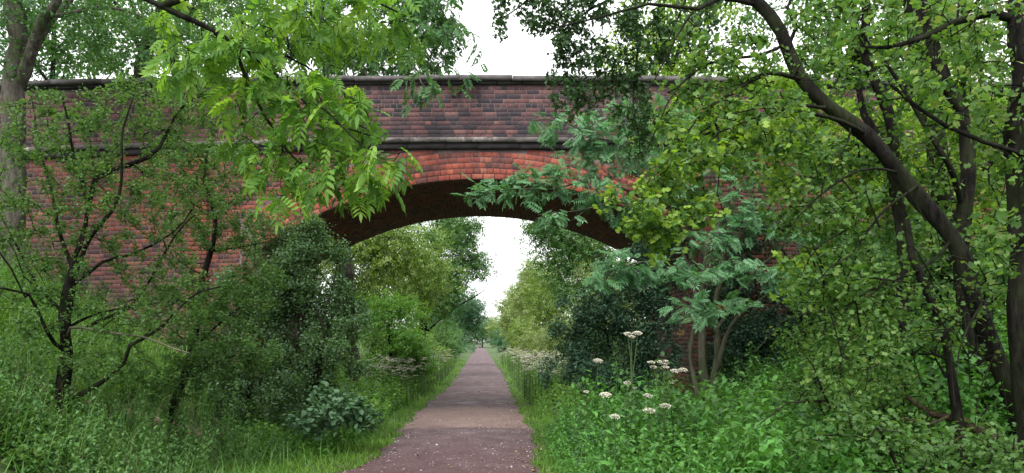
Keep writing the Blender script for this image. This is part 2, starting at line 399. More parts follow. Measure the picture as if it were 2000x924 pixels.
# ------------------------------------------------------------------ ground
def sstep(a, b, x):
    t_ = np.clip((x - a) / (b - a), 0, 1); return t_ * t_ * (3 - 2 * t_)
def nz(x, y):
    return (np.sin(x * 1.7 + 1.3 * np.sin(y * .9)) * np.cos(y * 1.3 + .7) * .5 + np.sin(x * .53 + y * .41) * .5)
def gz(x, y):
    x = np.asarray(x, float); y = np.asarray(y, float)
    a = np.where(x < 0, -x - 3.0, x - 3.2)
    far = sstep(20, 26, y)
    slope = .52 * (1 - far) + .38 * far
    z = np.maximum(a, 0) * slope * sstep(-.2, .8, a)
    cap = 3.3
    z = np.where(z > cap, cap + (z - cap) * .04, z)
    z = z + .05 * nz(x, y) * sstep(1.6, 3.0, np.abs(x + .1))
    return np.minimum(z, 6)
def path_c(y):
    y = np.asarray(y, float)
    l = -1.43 + .33 * sstep(16, 30, y) - .55 * sstep(10.6, 8.6, y); r = .72 + .2 * sstep(9, 14, y) + .22 * sstep(16, 40, y)
    wl = .05 * np.sin(y * 2.1) + .04 * np.sin(y * 5.3 + 1); wr = .04 * np.sin(y * 2.7 + 2) + .03 * np.sin(y * 6.1)
    return l + wl, r + wr
xs = np.concatenate([-np.geomspace(600, 16, 14), np.arange(-15, 15.01, .4), np.geomspace(16, 600, 14)])
ys = np.concatenate([[-60, -30, -15, -8], np.arange(-4, 40, .45), np.geomspace(40, 1500, 40)])
X, Y = np.meshgrid(xs, ys); Z = gz(X, Y)
V = np.stack([X, Y, Z], -1).reshape(-1, 3); nx = len(xs)
i, j = np.meshgrid(np.arange(nx - 1), np.arange(len(ys) - 1)); b0 = (j * nx + i).ravel()
g = link('ground', mesh_from('ground', V, np.stack([b0, b0 + 1, b0 + nx + 1, b0 + nx], -1), M['ground'], smooth=True), kind='structure')
# the path, a sheet with a slight crown
py_ = np.concatenate([np.arange(-4, 60, .2), np.geomspace(60, 420, 50)])
L_, R_ = path_c(py_); us = np.linspace(0, 1, 9)
X = L_[:, None] + (R_ - L_)[:, None] * us[None]; Y = np.repeat(py_[:, None], 9, 1); Z = .008 + .035 * (1 - (2 * us - 1) ** 2)[None] + 0 * X
# the ragged edge sinks into the grass
Z[:, 0] = .0; Z[:, -1] = .0
Z = Z + .006
V = np.stack([X, Y, Z], -1).reshape(-1, 3); i, j = np.meshgrid(np.arange(8), np.arange(len(py_) - 1)); b0 = (j * 9 + i).ravel()
link('path', mesh_from('path', V, np.stack([b0, b0 + 1, b0 + 10, b0 + 9], -1), M['path'], smooth=True), kind='structure')
# bare earth track worn down the left bank
tp = np.array([(-8.6, 8.2), (-6.6, 8.5), (-5.5, 8.85), (-4.9, 9.1), (-4.3, 9.5), (-3.6, 10.2)])
tt_ = np.linspace(0, 1, 60); s_ = np.linspace(0, 1, len(tp))
cx_ = np.interp(tt_, s_, tp[:, 0]); cy_ = np.interp(tt_, s_, tp[:, 1])
us = np.linspace(-1, 1, 6)
wd = .17 + .05 * np.sin(tt_ * 23)
X = cx_[:, None] + 0 * us; Y = cy_[:, None] + wd[:, None] * us[None] * 1.5; Z = gz(X, Y) + .03 - .026 * np.abs(us) ** 3
V = np.stack([X, Y, Z], -1).reshape(-1, 3); i, j = np.meshgrid(np.arange(5), np.arange(59)); b0 = (j * 6 + i).ravel()
link('earth_track', mesh_from('earth_track', V, np.stack([b0, b0 + 1, b0 + 7, b0 + 6], -1), M['earth'], smooth=True), kind='structure')
def on_track(x, y):
    yc = np.interp(-x, -tp[::-1, 0][::-1], tp[:, 1]) if False else np.interp(x, tp[:, 0], tp[:, 1])
    return (np.abs(y - yc) < .32) & (x < -3.6) & (x > -8.6)

# ------------------------------------------------------------------ the brick bridge
YF, YB, HS, RAD, ZC = 14.0, 18.2, 4.01, 7.04, 4.57     # front face, back face, half span, intrados radius, crown height
ZO = ZC - RAD                                           # centre of the arch circle
ASP = math.asin(HS / RAD); ZSP = ZO + RAD * math.cos(ASP)
RING = 0.60; XW = 11.6
def z_str(x): return 5.31 - .20 * (x / 8.5) ** 2       # top of the string course (slight hump)
def z_cop(x): return 6.29 - .10 * (x / 8.5) ** 2       # underside of the coping
bridge = thing('brick_bridge', 'old red brick arch bridge carrying a parapet over the footpath', 'bridge', (0, YF, 0))
BLOC = (0, YF, 0)
def part(name, V, Fa, mat, parent=bridge, kind=None, tint=None, label=None):
    me = mesh_from(name, V, Fa, mat, tint); offset(me, BLOC)
    return link(name, me, parent, kind, label)

def box_pts(w, h, d, jit=0.0, r=None):
    """front-facing brick with worn (chamfered) front edges; x,z across, -y proud, origin at front centre"""
    c = .002
    v = [(-w/2, d, -h/2), (w/2, d, -h/2), (w/2, d, h/2), (-w/2, d, h/2),
         (-w/2, c, -h/2), (w/2, c, -h/2), (w/2, c, h/2), (-w/2, c, h/2),
         (-w/2 + c, 0, -h/2 + c), (w/2 - c, 0, -h/2 + c), (w/2 - c, 0, h/2 - c), (-w/2 + c, 0, h/2 - c)]
    return np.array(v, float)
BF = []
for a_ in (0, 4):
    for k_ in range(4):
        BF.append((a_ + k_, a_ + (k_ + 1) % 4, a_ + 4 + (k_ + 1) % 4, a_ + 4 + k_))
BF = np.array([(8, 9, 10, 11)] + BF)

bricks = []        # centre x, centre z, width, height, angle, group
def g_low(x): return float(gz(x, YF - .05)) - .25
MJ = .012
# parapet and spandrel courses, English garden wall bond; every course follows the slight hump
CH = .0805
def arch_ext(x):                                        # top of the arch ring at x
    a = abs(x)
    re = RAD + RING
    return ZO + math.sqrt(max(re * re - a * a, 0)) if a < (RAD + RING) * math.sin(ASP) + .0 else -9
rb = random.Random(3)
def lay(z_of, n, up, sheltered):
    for k in range(n):
        head = (k % 4 == 3)
        w0 = .113 if head else .235
        x = -XW + (k % 2) * .0575 + (0 if head else (k % 3) * .03)
        while x < XW:
            w = w0 * rb.uniform(.95, 1.04)
            if not head and rb.random() < .12: w = .113
            xc = x + w / 2; z = z_of(xc) + (CH * (k + .5) if up else -CH * (k + .5))
            def clear(xc, w):
                if z <= g_low(xc): return False
                if not sheltered: return True
                inner = max(abs(xc) - w / 2, 0)            # the end nearest the arch
                if inner < (RAD + RING) * math.sin(ASP):
                    if z < ZSP + .48: return False
                    return z - CH * .42 > arch_ext(inner)
                return True
            if clear(xc, w): bricks.append((xc, z, w - MJ, CH - MJ, 0.0, 'p' if up else 's'))
            elif sheltered and z > g_low(xc):              # cut bricks run up to the back of the arch ring
                sg = 1 if xc > 0 else -1
                for fr in (.8, .6, .4, .25):
                    x2 = xc + sg * w * (1 - fr) / 2
                    if clear(x2, w * fr): bricks.append((x2, z, w * fr - MJ, CH - MJ, 0.0, 's')); break
            x += w
lay(z_str, 12, True, False)
lay(lambda x: z_str(x) - .20, 62, False, True)
# wall face between the ring's foot and the ground: jamb bricks
for k in range(-6, int(ZSP / CH) + 1):
    z = ZSP - CH * (k + .5)
    for s in (-1, 1):
        x = HS
        j = 0
        while x < HS + .33:
            w = (.235 if (j + k) % 2 else .113); xc = s * (x + w / 2)
            if (z < ZSP or z < ZSP + (abs(xc) - HS - .09) * 1.44) and z > g_low(xc): bricks.append((xc, z, w - MJ, CH - MJ, 0.0, 'j'))
            x += w; j += 1
# arch rings: small headers laid round the curve
NR = 6
for r_i in range(NR):
    rr = RAD + RING / NR * (r_i + .5); step = .121 if r_i % 3 else .20
    n = int(2 * ASP * rr / step)
    for q in range(n):
        th = -ASP + 2 * ASP * (q + .5 + (0 if r_i % 2 else .25)) / n
        if th > ASP: continue
        x, z = rr * math.sin(th), ZO + rr * math.cos(th)
        if z + .05 > z_str(x) - .19: continue
        bricks.append((x, z, 2 * ASP * rr / n - MJ, RING / NR - MJ * .9, th, 'r'))
# soldier bricks squeezed under the string course over the crown
xx = -1.9
while xx < 1.9:
    zt = z_str(xx) - .205; zb = arch_ext(xx)
    if zt - zb > .055: bricks.append((xx, (zt + zb) / 2, .068, min(zt - zb - .008, .2), 0.0, 'r'))
    xx += .082
# keep ordinary bricks from overlapping the soldiers
bricks = [b for b in bricks if not (b[5] == 's' and abs(b[0]) < 1.95)]
# fill between soldiers' ends and courses handled by the mortar backing

def score(b):
    px = CX + F * b[0] / YF
    if not (690 < px < 1075): return -1
    z = b[1]
    if b[5] == 'p': return 3 + b[2] - abs(px - 900) * .002
    if b[5] == 'r': return 2.6 + b[2] - abs(px - 920) * .002
    return -1
order = sorted(range(len(bricks)), key=lambda k: -score(bricks[k]))
single_ids = set(order[:300])
sh = {}
def brick_mesh(w, h):
    key = (round(w * 50), round(h * 100))
    if key not in sh:
        v = box_pts(1, 1, .10)
        ww, hh = key[0] / 50, key[1] / 100
        v = box_pts(max(ww, .04), max(hh, .03), .10)
        sh[key] = mesh_from('brick', v, BF, M['brick'], single=True)
        sh[key]['w'] = ww; sh[key]['h'] = hh
    return sh[key]
PV, PF, PT = [], [], []
nv = 0
for idx, (x, z, w, h, th, gname) in enumerate(bricks):
    if w < .02 or h < .02: continue
    proud = rb.uniform(-.002, .002) - (.004 if rb.random() < .04 else 0); rot = rb.uniform(-.007, .007) + th
    if idx in single_ids:
        me = brick_mesh(w, h)
        o = bpy.data.objects.new('brick', me); COL.objects.link(o); o.parent = bridge
        o.location = (x, proud, z); o.rotation_euler = (0, rot, 0)
        o.scale = (w / max(me['w'], .04), 1, h / max(me['h'], .03))
    else:
        v = box_pts(w, h, .10)
        c, s = math.cos(rot), math.sin(rot)
        v = np.stack([v[:, 0] * c + v[:, 2] * s + x, v[:, 1] + YF + proud, -v[:, 0] * s + v[:, 2] * c + z], -1)
        PV.append(v); PF.append(BF + nv); nv += 12
        PT.append(np.full(12, rb.random()))
part('brickwork', np.concatenate(PV), np.concatenate(PF), M['brick'], kind='stuff', tint=np.concatenate(PT))

# barrel of the arch and the inner faces of the abutments, brick by brick
PV, PF, PT, nv = [], [], [], 0
nrow = int(2 * ASP * RAD / .083); ncol = int((YB - YF - .13) / .235)
for r_i in range(nrow):
    th = -ASP + 2 * ASP * (r_i + .5) / nrow
    for c_i in range(ncol + 1):
        y0 = YF + .115 + (c_i - (.5 if r_i % 2 else 0)) * .235; y1 = min(y0 + .235, YB); y0 = max(y0, YF + .115)
        if y1 - y0 < .04: continue
        w = 2 * ASP * RAD / nrow - .009; l = y1 - y0 - .009; pr = rb.uniform(-.005, .003)
        v = box_pts(w, l, .08)                      # x along the arc, z along y, y into the barrel
        R0 = RAD + pr + v[:, 1]; a = th + v[:, 0] / RAD
        vv = np.stack([R0 * np.sin(a), (y0 + y1) / 2 + v[:, 2], ZO + R0 * np.cos(a)], -1)
        PV.append(vv); PF.append(BF + nv); nv += 12; PT.append(np.full(12, rb.random()))
for s in (-1, 1):
    for k in range(int((ZSP + .3) / CH)):
        z = ZSP - CH * (k + .5)
        for c_i in range(ncol + 1):
            y0 = YF + .115 + (c_i - (.5 if k % 2 else 0)) * .235; y1 = min(y0 + .235, YB); y0 = max(y0, YF + .115)
            if y1 - y0 < .04: continue
            v = box_pts(y1 - y0 - .009, CH - .009, .08); pr = rb.uniform(-.005, .003)
            vv = np.stack([s * (HS + pr + v[:, 1]), (y0 + y1) / 2 + v[:, 0], z + v[:, 2]], -1)
            PV.append(vv); PF.append(BF + nv); nv += 12; PT.append(np.full(12, rb.random()))
part('arch_lining', np.concatenate(PV), np.concatenate(PF), M['brick'], kind='stuff', tint=np.concatenate(PT))

# mortared core behind the bricks
def prism(outline_bottom, outline_top, y0, y1):
    """closed solid between two polylines sharing x stations"""
    xs_ = [p[0] for p in outline_bottom]; n = len(xs_); V = []
    for y in (y0, y1):
        for (x, z) in outline_bottom: V.append((x, y, z))
        for (x, z) in outline_top: V.append((x, y, z))
    Fa = []
    B0, T0, B1, T1 = 0, n, 2 * n, 3 * n
    for i in range(n - 1):
        Fa += [(B0 + i, B0 + i + 1, T0 + i + 1, T0 + i), (B1 + i + 1, B1 + i, T1 + i, T1 + i + 1),
               (T0 + i, T0 + i + 1, T1 + i + 1, T1 + i), (B1 + i, B1 + i + 1, B0 + i + 1, B0 + i)]
    Fa += [(B0, T0, T1, B1), (B0 + n - 1, B1 + n - 1, T1 + n - 1, T0 + n - 1)]
    return np.array(V), np.array(Fa)
REC = .0055
st = [-XW, -9, -7, -5.5, -HS - REC - .001] + list(np.linspace(-HS - REC, HS + REC, 61)) + [HS + REC + .001, 5.5, 7, 9, XW]
bot = []
for x in st:
    if abs(x) <= HS + REC: bot.append((x, ZO + math.sqrt((RAD + REC) ** 2 - x * x) if abs(x) < HS else ZSP))
    else: bot.append((x, -.4))
top = [(x, 5.12) for x in st]
V, Fa = prism(bot, top, YF + REC, YB - REC); part('mortar_core', V, Fa, M['mortar'])
for (ya, yb) in ((YF + REC, YF + .36), (YB - .36, YB - REC)):
    st2 = list(np.linspace(-XW, XW, 41))
    V, Fa = prism([(x, 5.123) for x in st2], [(x, z_cop(x) - .004) for x in st2], ya, yb); part('parapet_core', V, Fa, M['mortar'])
V, Fa = prism([(-XW, 5.123), (XW, 5.123)], [(-XW, 5.3), (XW, 5.3)], YF + .363, YB - .363); part('road_deck', V, Fa, M['earth'])
# pilasters where the arch meets the wing walls
for s in (-1, 1):
    PV, PF, PT, nv = [], [], [], 0
    xc = s * 5.12; zt = z_str(5.1) - .21; k = 0
    while True:
        z = zt - CH * (k + .5)
        if z < g_low(xc): break
        ws = (.225, .113, ) if k % 2 else (.113, .225)
        x = xc - .17
        for w in ws:
            v = box_pts(w - MJ, CH - MJ, .10); v = v + np.array([x + w / 2, YF - .10, z])
            PV.append(v); PF.append(BF + nv); nv += 12; PT.append(np.full(12, rb.random())); x += w
        k += 1
    part('pilaster', np.concatenate(PV), np.concatenate(PF), M['brick'], kind='stuff', tint=np.concatenate(PT))
# string course: long weathered slabs over a moulding coloured near black as their shadow; coping slabs on top
def slab(name, x0, x1, zf, zt_off, thick, y0, y1, mat, dz=0.0):
    n = 4; xs_ = np.linspace(x0 + .004, x1 - .004, n)
    top_ = [(x, zf(x) + zt_off + dz) for x in xs_]; bot_ = [(x, z - thick) for x, z in top_]
    V, Fa = prism(bot_, top_, y0, y1); part(name, V, Fa, mat)
x = -XW
while x < XW:
    w = rb.uniform(.85, 1.05); x1 = min(x + w, XW)
    slab('string_stone', x, x1, z_str, .0, .085, YF - .105, YF - .006 + .04, M['string'], rb.uniform(-.004, .004)); x += w
x = -XW - .3
while x < XW:
    w = rb.uniform(.55, .75); x1 = min(x + w, XW)
    slab('moulding_brick', x, x1, z_str, -.088, .11, YF - .055, YF + .03, M['soot_shade']); x += w
x = -XW
q = 0
while x < XW:
    w = rb.uniform(.8, 1.0); x1 = min(x + w, XW)
    dz = rb.uniform(-.006, .012)
    px = CX + F * (x + w / 2) / YF
    if 985 < px < 1045: dz = -.03
    slab('coping_stone', x, x1, z_cop, .135, .085, YF - .10, YF + .46, M['coping'], dz)
    slab('coping_stone', x, x1, z_cop, .135, .085, YB - .46, YB + .10, M['coping'], dz); x += w
x = -XW - .2
while x < XW:
    w = rb.uniform(.45, .55); x1 = min(x + w, XW)
    slab('coping_brick', x, x1, z_cop, .045, .045, YF - .045, YF + .40, M['soot_shade']); x += w
V, Fa = prism([(-XW, z_cop(XW))] + [(x, z_cop(x) ) for x in (-6, 0, 6)] + [(XW, z_cop(XW))], [(-XW, z_cop(XW) + .05)] + [(x, z_cop(x) + .05) for x in (-6, 0, 6)] + [(XW, z_cop(XW) + .05)], YB - .40, YB + .03)
part('coping_brick', V, Fa, M['coping'])

# ------------------------------------------------------------------ trees: skeleton growing and leaves
class Tree:
    def __init__(s, name, label, cat, base, bark, seed=0, group=None):
        s.r = np.random.default_rng(seed); s.base = np.array(base, float); s.bark = bark
        s.root = thing(name, label, cat, base, group); s.pos = []; s.par = []; s.fix = []; s.limb = []; s.limbid = 0; s.nfix = 0
    def add(s, p, par, rad, lid):
        s.pos.append(np.array(p, float)); s.par.append(par); s.fix.append(rad); s.limb.append(lid); return len(s.pos) - 1
    def limb_pts(s, pts, r0, r1, step=.16, wob=.012, start=None):
        """a main limb through points; start=None joins the nearest existing node"""
        pts = [np.array(p, float) for p in pts]
        par = -1
        if s.pos:
            A = np.array(s.pos); d = np.linalg.norm(A - pts[0], axis=1); par = int(d.argmin()) if start is None else start
            if d[par] > .02: pts = [A[par]] + pts
        # Catmull-Rom
        Q = [2 * pts[0] - pts[1]] + pts + [2 * pts[-1] - pts[-2]]; out = []
        for k in range(len(pts) - 1):
            p0, p1, p2, p3 = Q[k:k + 4]; L = np.linalg.norm(p2 - p1); n = max(1, int(L / step))
            for j in range(n):
                t = j / n
                out.append(.5 * ((2 * p1) + (-p0 + p2) * t + (2 * p0 - 5 * p1 + 4 * p2 - p3) * t * t + (-p0 + 3 * p1 - 3 * p2 + p3) * t ** 3))
        out.append(pts[-1]); N = len(out); lid = s.limbid; s.limbid += 1
        ph = s.r.uniform(0, 6, 3)
        for k, p in enumerate(out):
            if k == 0 and par >= 0: continue
            t = k / (N - 1); rad = r0 + (r1 - r0) * t
            w = wob * 1.6 * np.array([math.sin(k * .9 + ph[0]) + .6 * math.sin(k * .37 + ph[1]), .5 * math.sin(k * .7 + ph[1]), math.sin(k * .8 + ph[2]) + .6 * math.sin(k * .31 + ph[0])]) if 0 < k < N - 1 else 0
            rad = rad * (1 + .07 * math.sin(k * 1.3 + ph[1]) + .12 * (s.r.random() < .08)) if rad > .02 else rad
            par = s.add(p + w, par, rad, lid)
        return par
    def freeze(s): s.nfix = len(s.pos)
    def grow(s, att, step=.18, sag=.12, bend=.35, minidx=0):
        A = np.zeros((len(s.pos) + 12 * len(att) * 3 + 50, 3)); n = len(s.pos); A[:n] = np.array(s.pos)
        att = np.array(att); 
        d0 = np.array([np.min(np.linalg.norm(A[:n] - a, axis=1)) for a in att]); att = att[np.argsort(d0)]
        for a in att:
            dd = A[minidx:n] - a; q = np.sqrt((dd * dd).sum(1)); i = int(q.argmin()) + minidx; L = q[i - minidx]
            if L < step * .5: continue
            p = A[i]; par = s.par[i]
            t0 = (p - A[par]) if par >= 0 else a - p
            t0 = t0 / (np.linalg.norm(t0) + 1e-9)
            c = p + t0 * L * bend + np.array([0, 0, sag * L]) ; m = max(1, int(L / step)); cur = i
            for k in range(1, m + 1):
                t = k / m; v = (1 - t) ** 2 * p + 2 * t * (1 - t) * c + t * t * a
                v = v + s.r.normal(0, .12 * step, 3) * (k < m)
                cur = s.add(v, cur, 0, -1)
                if n < len(A): A[n] = v; n += 1
                else: A = np.concatenate([A, np.zeros((5000, 3))]); A[n] = v; n += 1
    def radii(s, tip=.0022, ex=2.25, thin=1.0):
        n = len(s.pos); acc = np.zeros(n); P_ = np.array(s.par); fx = np.array(s.fix)
        nc = np.zeros(n, int)
        for k in range(n - 1, -1, -1):
            if acc[k] == 0: acc[k] = tip ** ex
            if P_[k] >= 0: acc[P_[k]] += acc[k]; nc[P_[k]] += 1
        r = acc ** (1 / ex) * thin
        s.rad = np.where(fx > 0, fx, np.minimum(r, .05)); s.kids = nc
        # children never thicker than parents
        for k in range(n):
            if P_[k] >= 0 and fx[k] == 0: s.rad[k] = min(s.rad[k], s.rad[P_[k]] * .95)
    def wood(s, mats=None, sides=(8, 4), minr=0.0):
        A = np.array(s.pos); P_ = np.array(s.par); n = len(A)
        T_ = np.zeros_like(A); m = P_ >= 0; T_[m] = A[m] - A[P_[m]]
        first = np.where(~m)[0]
        ch = {}
        for k in range(n):
            if P_[k] >= 0 and P_[k] not in ch: ch[P_[k]] = k
        for f in first: T_[f] = A[ch[f]] - A[f] if f in ch else (0, 0, 1)
        T_ = norm(T_)
        T2 = T_.copy()
        lim = np.array(s.limb)
        main = np.zeros(n, bool)
        # the child that continues each node
        best = {}
        for k in range(n):
            p = P_[k]
            if p < 0: continue
            sc = (lim[k] == lim[p] and lim[k] >= 0) * 10 + s.rad[k] / max(s.rad[p], 1e-6)
            if p not in best or sc > best[p][0]: best[p] = (sc, k)
        for p, (sc, k) in best.items():
            main[k] = True
            if lim[k] == lim[p] or lim[p] < 0: T2[p] = T_[p] + T_[k]
            else: main[k] = False
        T2 = norm(T2); ref = np.array([.13, 1.0, .07]); ref2 = np.array([1.0, .1, .2])
        def fr(t):
            rf = np.where((np.abs(t @ norm(ref)) > .95)[:, None], ref2, ref)
            a = norm(np.cross(t, rf)); b = np.cross(t, a); return a, b
        groups = {}
        for lid in range(s.limbid): groups[lid] = np.where((lim == lid) & m)[0]
        groups[-1] = np.where((lim < 0) & m & (s.rad > minr))[0]
        for lid, idx in groups.items():
            if len(idx) == 0: continue
            ns = sides[0] if lid >= 0 else sides[1]
            if lid >= 0 and s.rad[idx].max() < .02: ns = 5
            pi = P_[idx]; a1, b1 = fr(T2[idx]); mn = main[idx]
            t0 = np.where(mn[:, None], T2[pi], T_[idx]); a0, b0 = fr(t0)
            r1 = s.rad[idx]; r0 = np.where(mn, np.minimum(s.rad[pi], s.rad[idx] * 1.6), s.rad[idx])
            ang = np.arange(ns) * 2 * math.pi / ns
            # roughness of the outline of thick limbs
            ca, sa = np.cos(ang), np.sin(ang)
            def ring(c, a, b, r, ids):
                lump = 1 + .10 * np.sin(ids[:, None] * 1.7 + ang[None] * 2) * (r[:, None] > .02) + .06 * np.sin(ids[:, None] * .63 + ang[None] * 3) * (r[:, None] > .02)
                return c[:, None] + (r[:, None] * lump)[..., None] * (ca[None, :, None] * a[:, None] + sa[None, :, None] * b[:, None])
            v0 = ring(A[pi], a0, b0, r0, pi.astype(float)); v1 = ring(A[idx], a1, b1, r1, idx.astype(float))
            V = np.concatenate([v0, v1], 1).reshape(-1, 3); e = np.arange(len(idx)) * 2 * ns
            k = np.arange(ns); kn = (k + 1) % ns
            Fa = np.stack([e[:, None] + k, e[:, None] + kn, e[:, None] + ns + kn, e[:, None] + ns + k], -1).reshape(-1, 4)
            nm = 'trunk' if lid == 0 else ('branch' if lid > 0 else 'twigs')
            mt = s.bark if not mats or lid not in mats else mats[lid]
            me = mesh_from(nm, V, Fa, mt, smooth=(ns > 4)); offset(me, s.base)
            link(nm, me, s.root, 'stuff' if lid < 0 else None)
    def leaf_sites(s, total, maxr=.006, spread=.9, cl=1, cj=.03):
        """positions and directions of leaves on the thin twigs"""
        A = np.array(s.pos); P_ = np.array(s.par)
        idx = np.where((P_ >= 0) & (s.rad < maxr) & (np.array(s.fix) == 0))[0]
        if len(idx) < 50: idx = np.where((P_ >= 0) & (np.array(s.fix) == 0))[0]
        L = np.linalg.norm(A[idx] - A[P_[idx]], axis=1); L = L * (1 + 1.5 * (s.kids[idx] == 0))
        n0 = max(total // cl, 1); k = idx[s.r.choice(len(idx), n0, p=L / L.sum())]
        t = s.r.uniform(0, 1, n0)[:, None]; a, b = A[P_[k]], A[k]
        p = np.repeat(a + (b - a) * t, cl, 0); d = np.repeat(norm(b - a), cl, 0); m = len(p)
        if cl > 1: p = p + s.r.normal(0, cj, (m, 3))
        rv = norm(s.r.normal(0, 1, (m, 3)) * [1, 1, .55])
        d = norm(d * .55 + rv * spread)
        return p, d
    def leaves(s, tmpl, per, size, mat, maxr=.006, droop=.15, tilt=.45, singles=0, tt=None, jitter=.0, name='foliage', spread=.9, keep=None, tmpls=None, bias=0.0, cl=1, cj=.03, face=0.0):
        p, d = s.leaf_sites(per, maxr, spread, cl, cj)
        m = len(p)
        p = p + s.r.normal(0, jitter, (m, 3)) if jitter else p
        d[:, 2] -= droop; d = norm(d)
        up = norm(np.array([0, -face, 1.0]) + s.r.normal(0, tilt, (m, 3)))
        if keep is not None:
            k = keep(p, s.r); p, d, up = p[k], d[k], up[k]; m = len(p)
        if m == 0: return
        R = frames(d, up); sc = size * s.r.uniform(.5, 1.25, m); tint = np.clip(s.r.beta(2.2, 2.2, m) + bias, 0, 1)
        tm = tmpls or [(tmpl[0], tmpl[1], tmpl[2] if len(tmpl) > 2 else None)]
        which = s.r.integers(0, len(tm), m)
        sing = np.zeros(m, bool)
        if singles:
            px = CX + F * p[:, 0] / np.maximum(p[:, 1], .1); pyy = CY - F * (p[:, 2] - H) / np.maximum(p[:, 1], .1)
            vis = (px > 0) & (px < 2000) & (pyy > 0) & (pyy < 924) & (p[:, 1] > 1)
            sz = np.where(vis, sc / np.maximum(p[:, 1], .1), 0); ks = np.argsort(-sz)[:singles]; sing[ks[sz[ks] > 0]] = True
            for w, tmw in enumerate(tm):
                me = mesh_from('leaf', tmw[0], tmw[1], mat, single=True)
                for k in np.where(sing & (which == w))[0]:
                    o = bpy.data.objects.new('leaf', me); COL.objects.link(o); o.parent = s.root
                    mw = Matrix([list(R[k][i] * sc[k]) + [p[k][i] - s.base[i]] for i in range(3)] + [[0, 0, 0, 1]])
                    o.matrix_basis = mw
        for w, tmw in enumerate(tm):
            q = (~sing) & (which == w)
            if not q.any(): continue
            me = instance_mesh(name, tmw[0], tmw[1], p[q], R[q], sc[q], tint[q], mat, tmw[2] if len(tmw) > 2 else None)
            offset(me, s.base); link(name, me, s.root, 'stuff')

def clear_of(lines, frac=.8):
    """thins leaves hanging directly in front of bare trunks: lines = [(points, half width m)]"""
    segs = []
    for pts, hw in lines:
        for q in range(len(pts) - 1):
            for u in np.linspace(0, 1, 14): segs.append(np.append(pts[q] * (1 - u) + pts[q + 1] * u, hw))
    S = np.array(segs)
    def f(p, r):
        A2 = p[:, [0, 2]] / p[:, 1:2] - np.array([0, H]) / p[:, 1:2]; B2 = S[:, [0, 2]] / S[:, 1:2] - np.array([0, H]) / S[:, 1:2]
        hit = np.zeros(len(p), bool)
        for k in range(len(S)):
            hit |= (np.linalg.norm(A2 - B2[k], axis=1) < S[k, 3] / S[k, 1]) & (p[:, 1] < S[k, 1] + .1)
        return ~hit | (r.random(len(p)) > frac)
    return f
def blob(r, px, py, rx, ry, d, dd, n):
    """points through a soft ellipsoid of foliage seen around px, py at distance d"""
    c = P(px, py, d); v = norm(r.normal(0, 1, (n, 3))) * (r.uniform(.05, 1, (n, 1)) ** .42)
    return c + v * np.array([rx * d / F, dd, ry * d / F])
def blobs(r, L):
    return np.concatenate([blob(r, *b) for b in L])

def rag(r, L, k=5, frac=.22):
    """irregular outline: small shoots of foliage standing off each lobe"""
    out = []
    for (px, py, rx, ry, d, dd, n) in L:
        out.append((px, py, rx * .82, ry * .82, d, dd, int(n * .75)))
        for q in range(k):
            an = r.uniform(0, 6.28); f = r.uniform(.85, 1.35); s_ = r.uniform(.12, .34)
            out.append((px + rx * f * math.cos(an), py + ry * f * math.sin(an), rx * s_, ry * s_ * r.uniform(.7, 1.8), d + r.uniform(-dd, dd) * .6, dd * .4, max(3, int(n * frac * s_ * 1.3))))
    return out
def above_ground(p, h=.05):
    return p[p[:, 2] > gz(p[:, 0], p[:, 1]) + h]
LOG = []
def log(t): LOG.append((t, len(bpy.data.meshes[-1].polygons) if len(bpy.data.meshes) else 0))

# ------------------------------------------------------------------ 1. the ash whose boughs hang in at the upper left
b = np.array([-4.9, 4.6, float(gz(-4.9, 4.6)) - .1])
t = Tree('ash_tree', 'ash with big bright feathery leaves hanging in front of the parapet at upper left', 'tree', b, M['bark_dark'], 11)
t.limb_pts([b, b + [.1, .1, 2.5], b + [.1, .3, 5.5], b + [.4, .5, 7.5]], .17, .07)
t.limb_pts([P(-80, -190, 5.8), P(150, -70, 6.2), P(310, 5, 6.4), P(420, 62, 6.5), P(520, 130, 6.6), P(600, 200, 6.6), P(680, 255, 6.5), P(740, 270, 6.4)], .05, .006)
t.limb_pts([P(330, 8, 6.4), P(450, -20, 6.8), P(600, -30, 7.0), P(720, -10, 7.2), P(790, 30, 7.3)], .03, .008)
t.limb_pts([P(450, 80, 6.5), P(500, 190, 6.7), P(560, 290, 6.6), P(630, 345, 6.5), P(700, 370, 6.4)], .02, .005)
t.limb_pts([P(470, 95, 6.5), P(560, 110, 6.9), P(640, 160, 7.0), P(690, 200, 7.0)], .018, .005)
t.limb_pts([P(600, 200, 6.6), P(660, 235, 6.3), P(720, 290, 6.1), P(780, 300, 6.0)], .014, .004)
t.limb_pts([P(600, -30, 7.0), P(560, 60, 6.9), P(590, 130, 6.8)], .016, .004)
att = blobs(t.r, rag(t.r, [(430, 95, 80, 50, 6.5, .4, 55), (560, 60, 110, 75, 6.9, .5, 90), (690, 30, 100, 60, 7.1, .4, 70), (780, 60, 45, 55, 7.3, .3, 30),
                  (560, 170, 110, 60, 6.6, .4, 85), (620, 240, 80, 55, 6.6, .4, 70), (560, 300, 60, 60, 6.6, .3, 50), (640, 330, 70, 35, 6.4, .3, 50),
                  (710, 355, 60, 20, 6.3, .2, 32), (770, 290, 42, 30, 6.0, .2, 30), (660, 190, 40, 35, 6.9, .3, 26), (490, 170, 40, 50, 6.6, .3, 25), (600, 370, 60, 26, 6.4, .2, 34), (540, 340, 45, 40, 6.5, .2, 30), (420, 60, 80, 50, 6.8, .3, 30)], 6, .5))
t.grow(att, .14, -.05, .3, minidx=20)
t.radii(.0026); t.wood()
t.leaves(None, 800, .195, M['ash'], maxr=.012, droop=.6, tilt=.6, singles=300, tmpls=ASHL, jitter=.03)

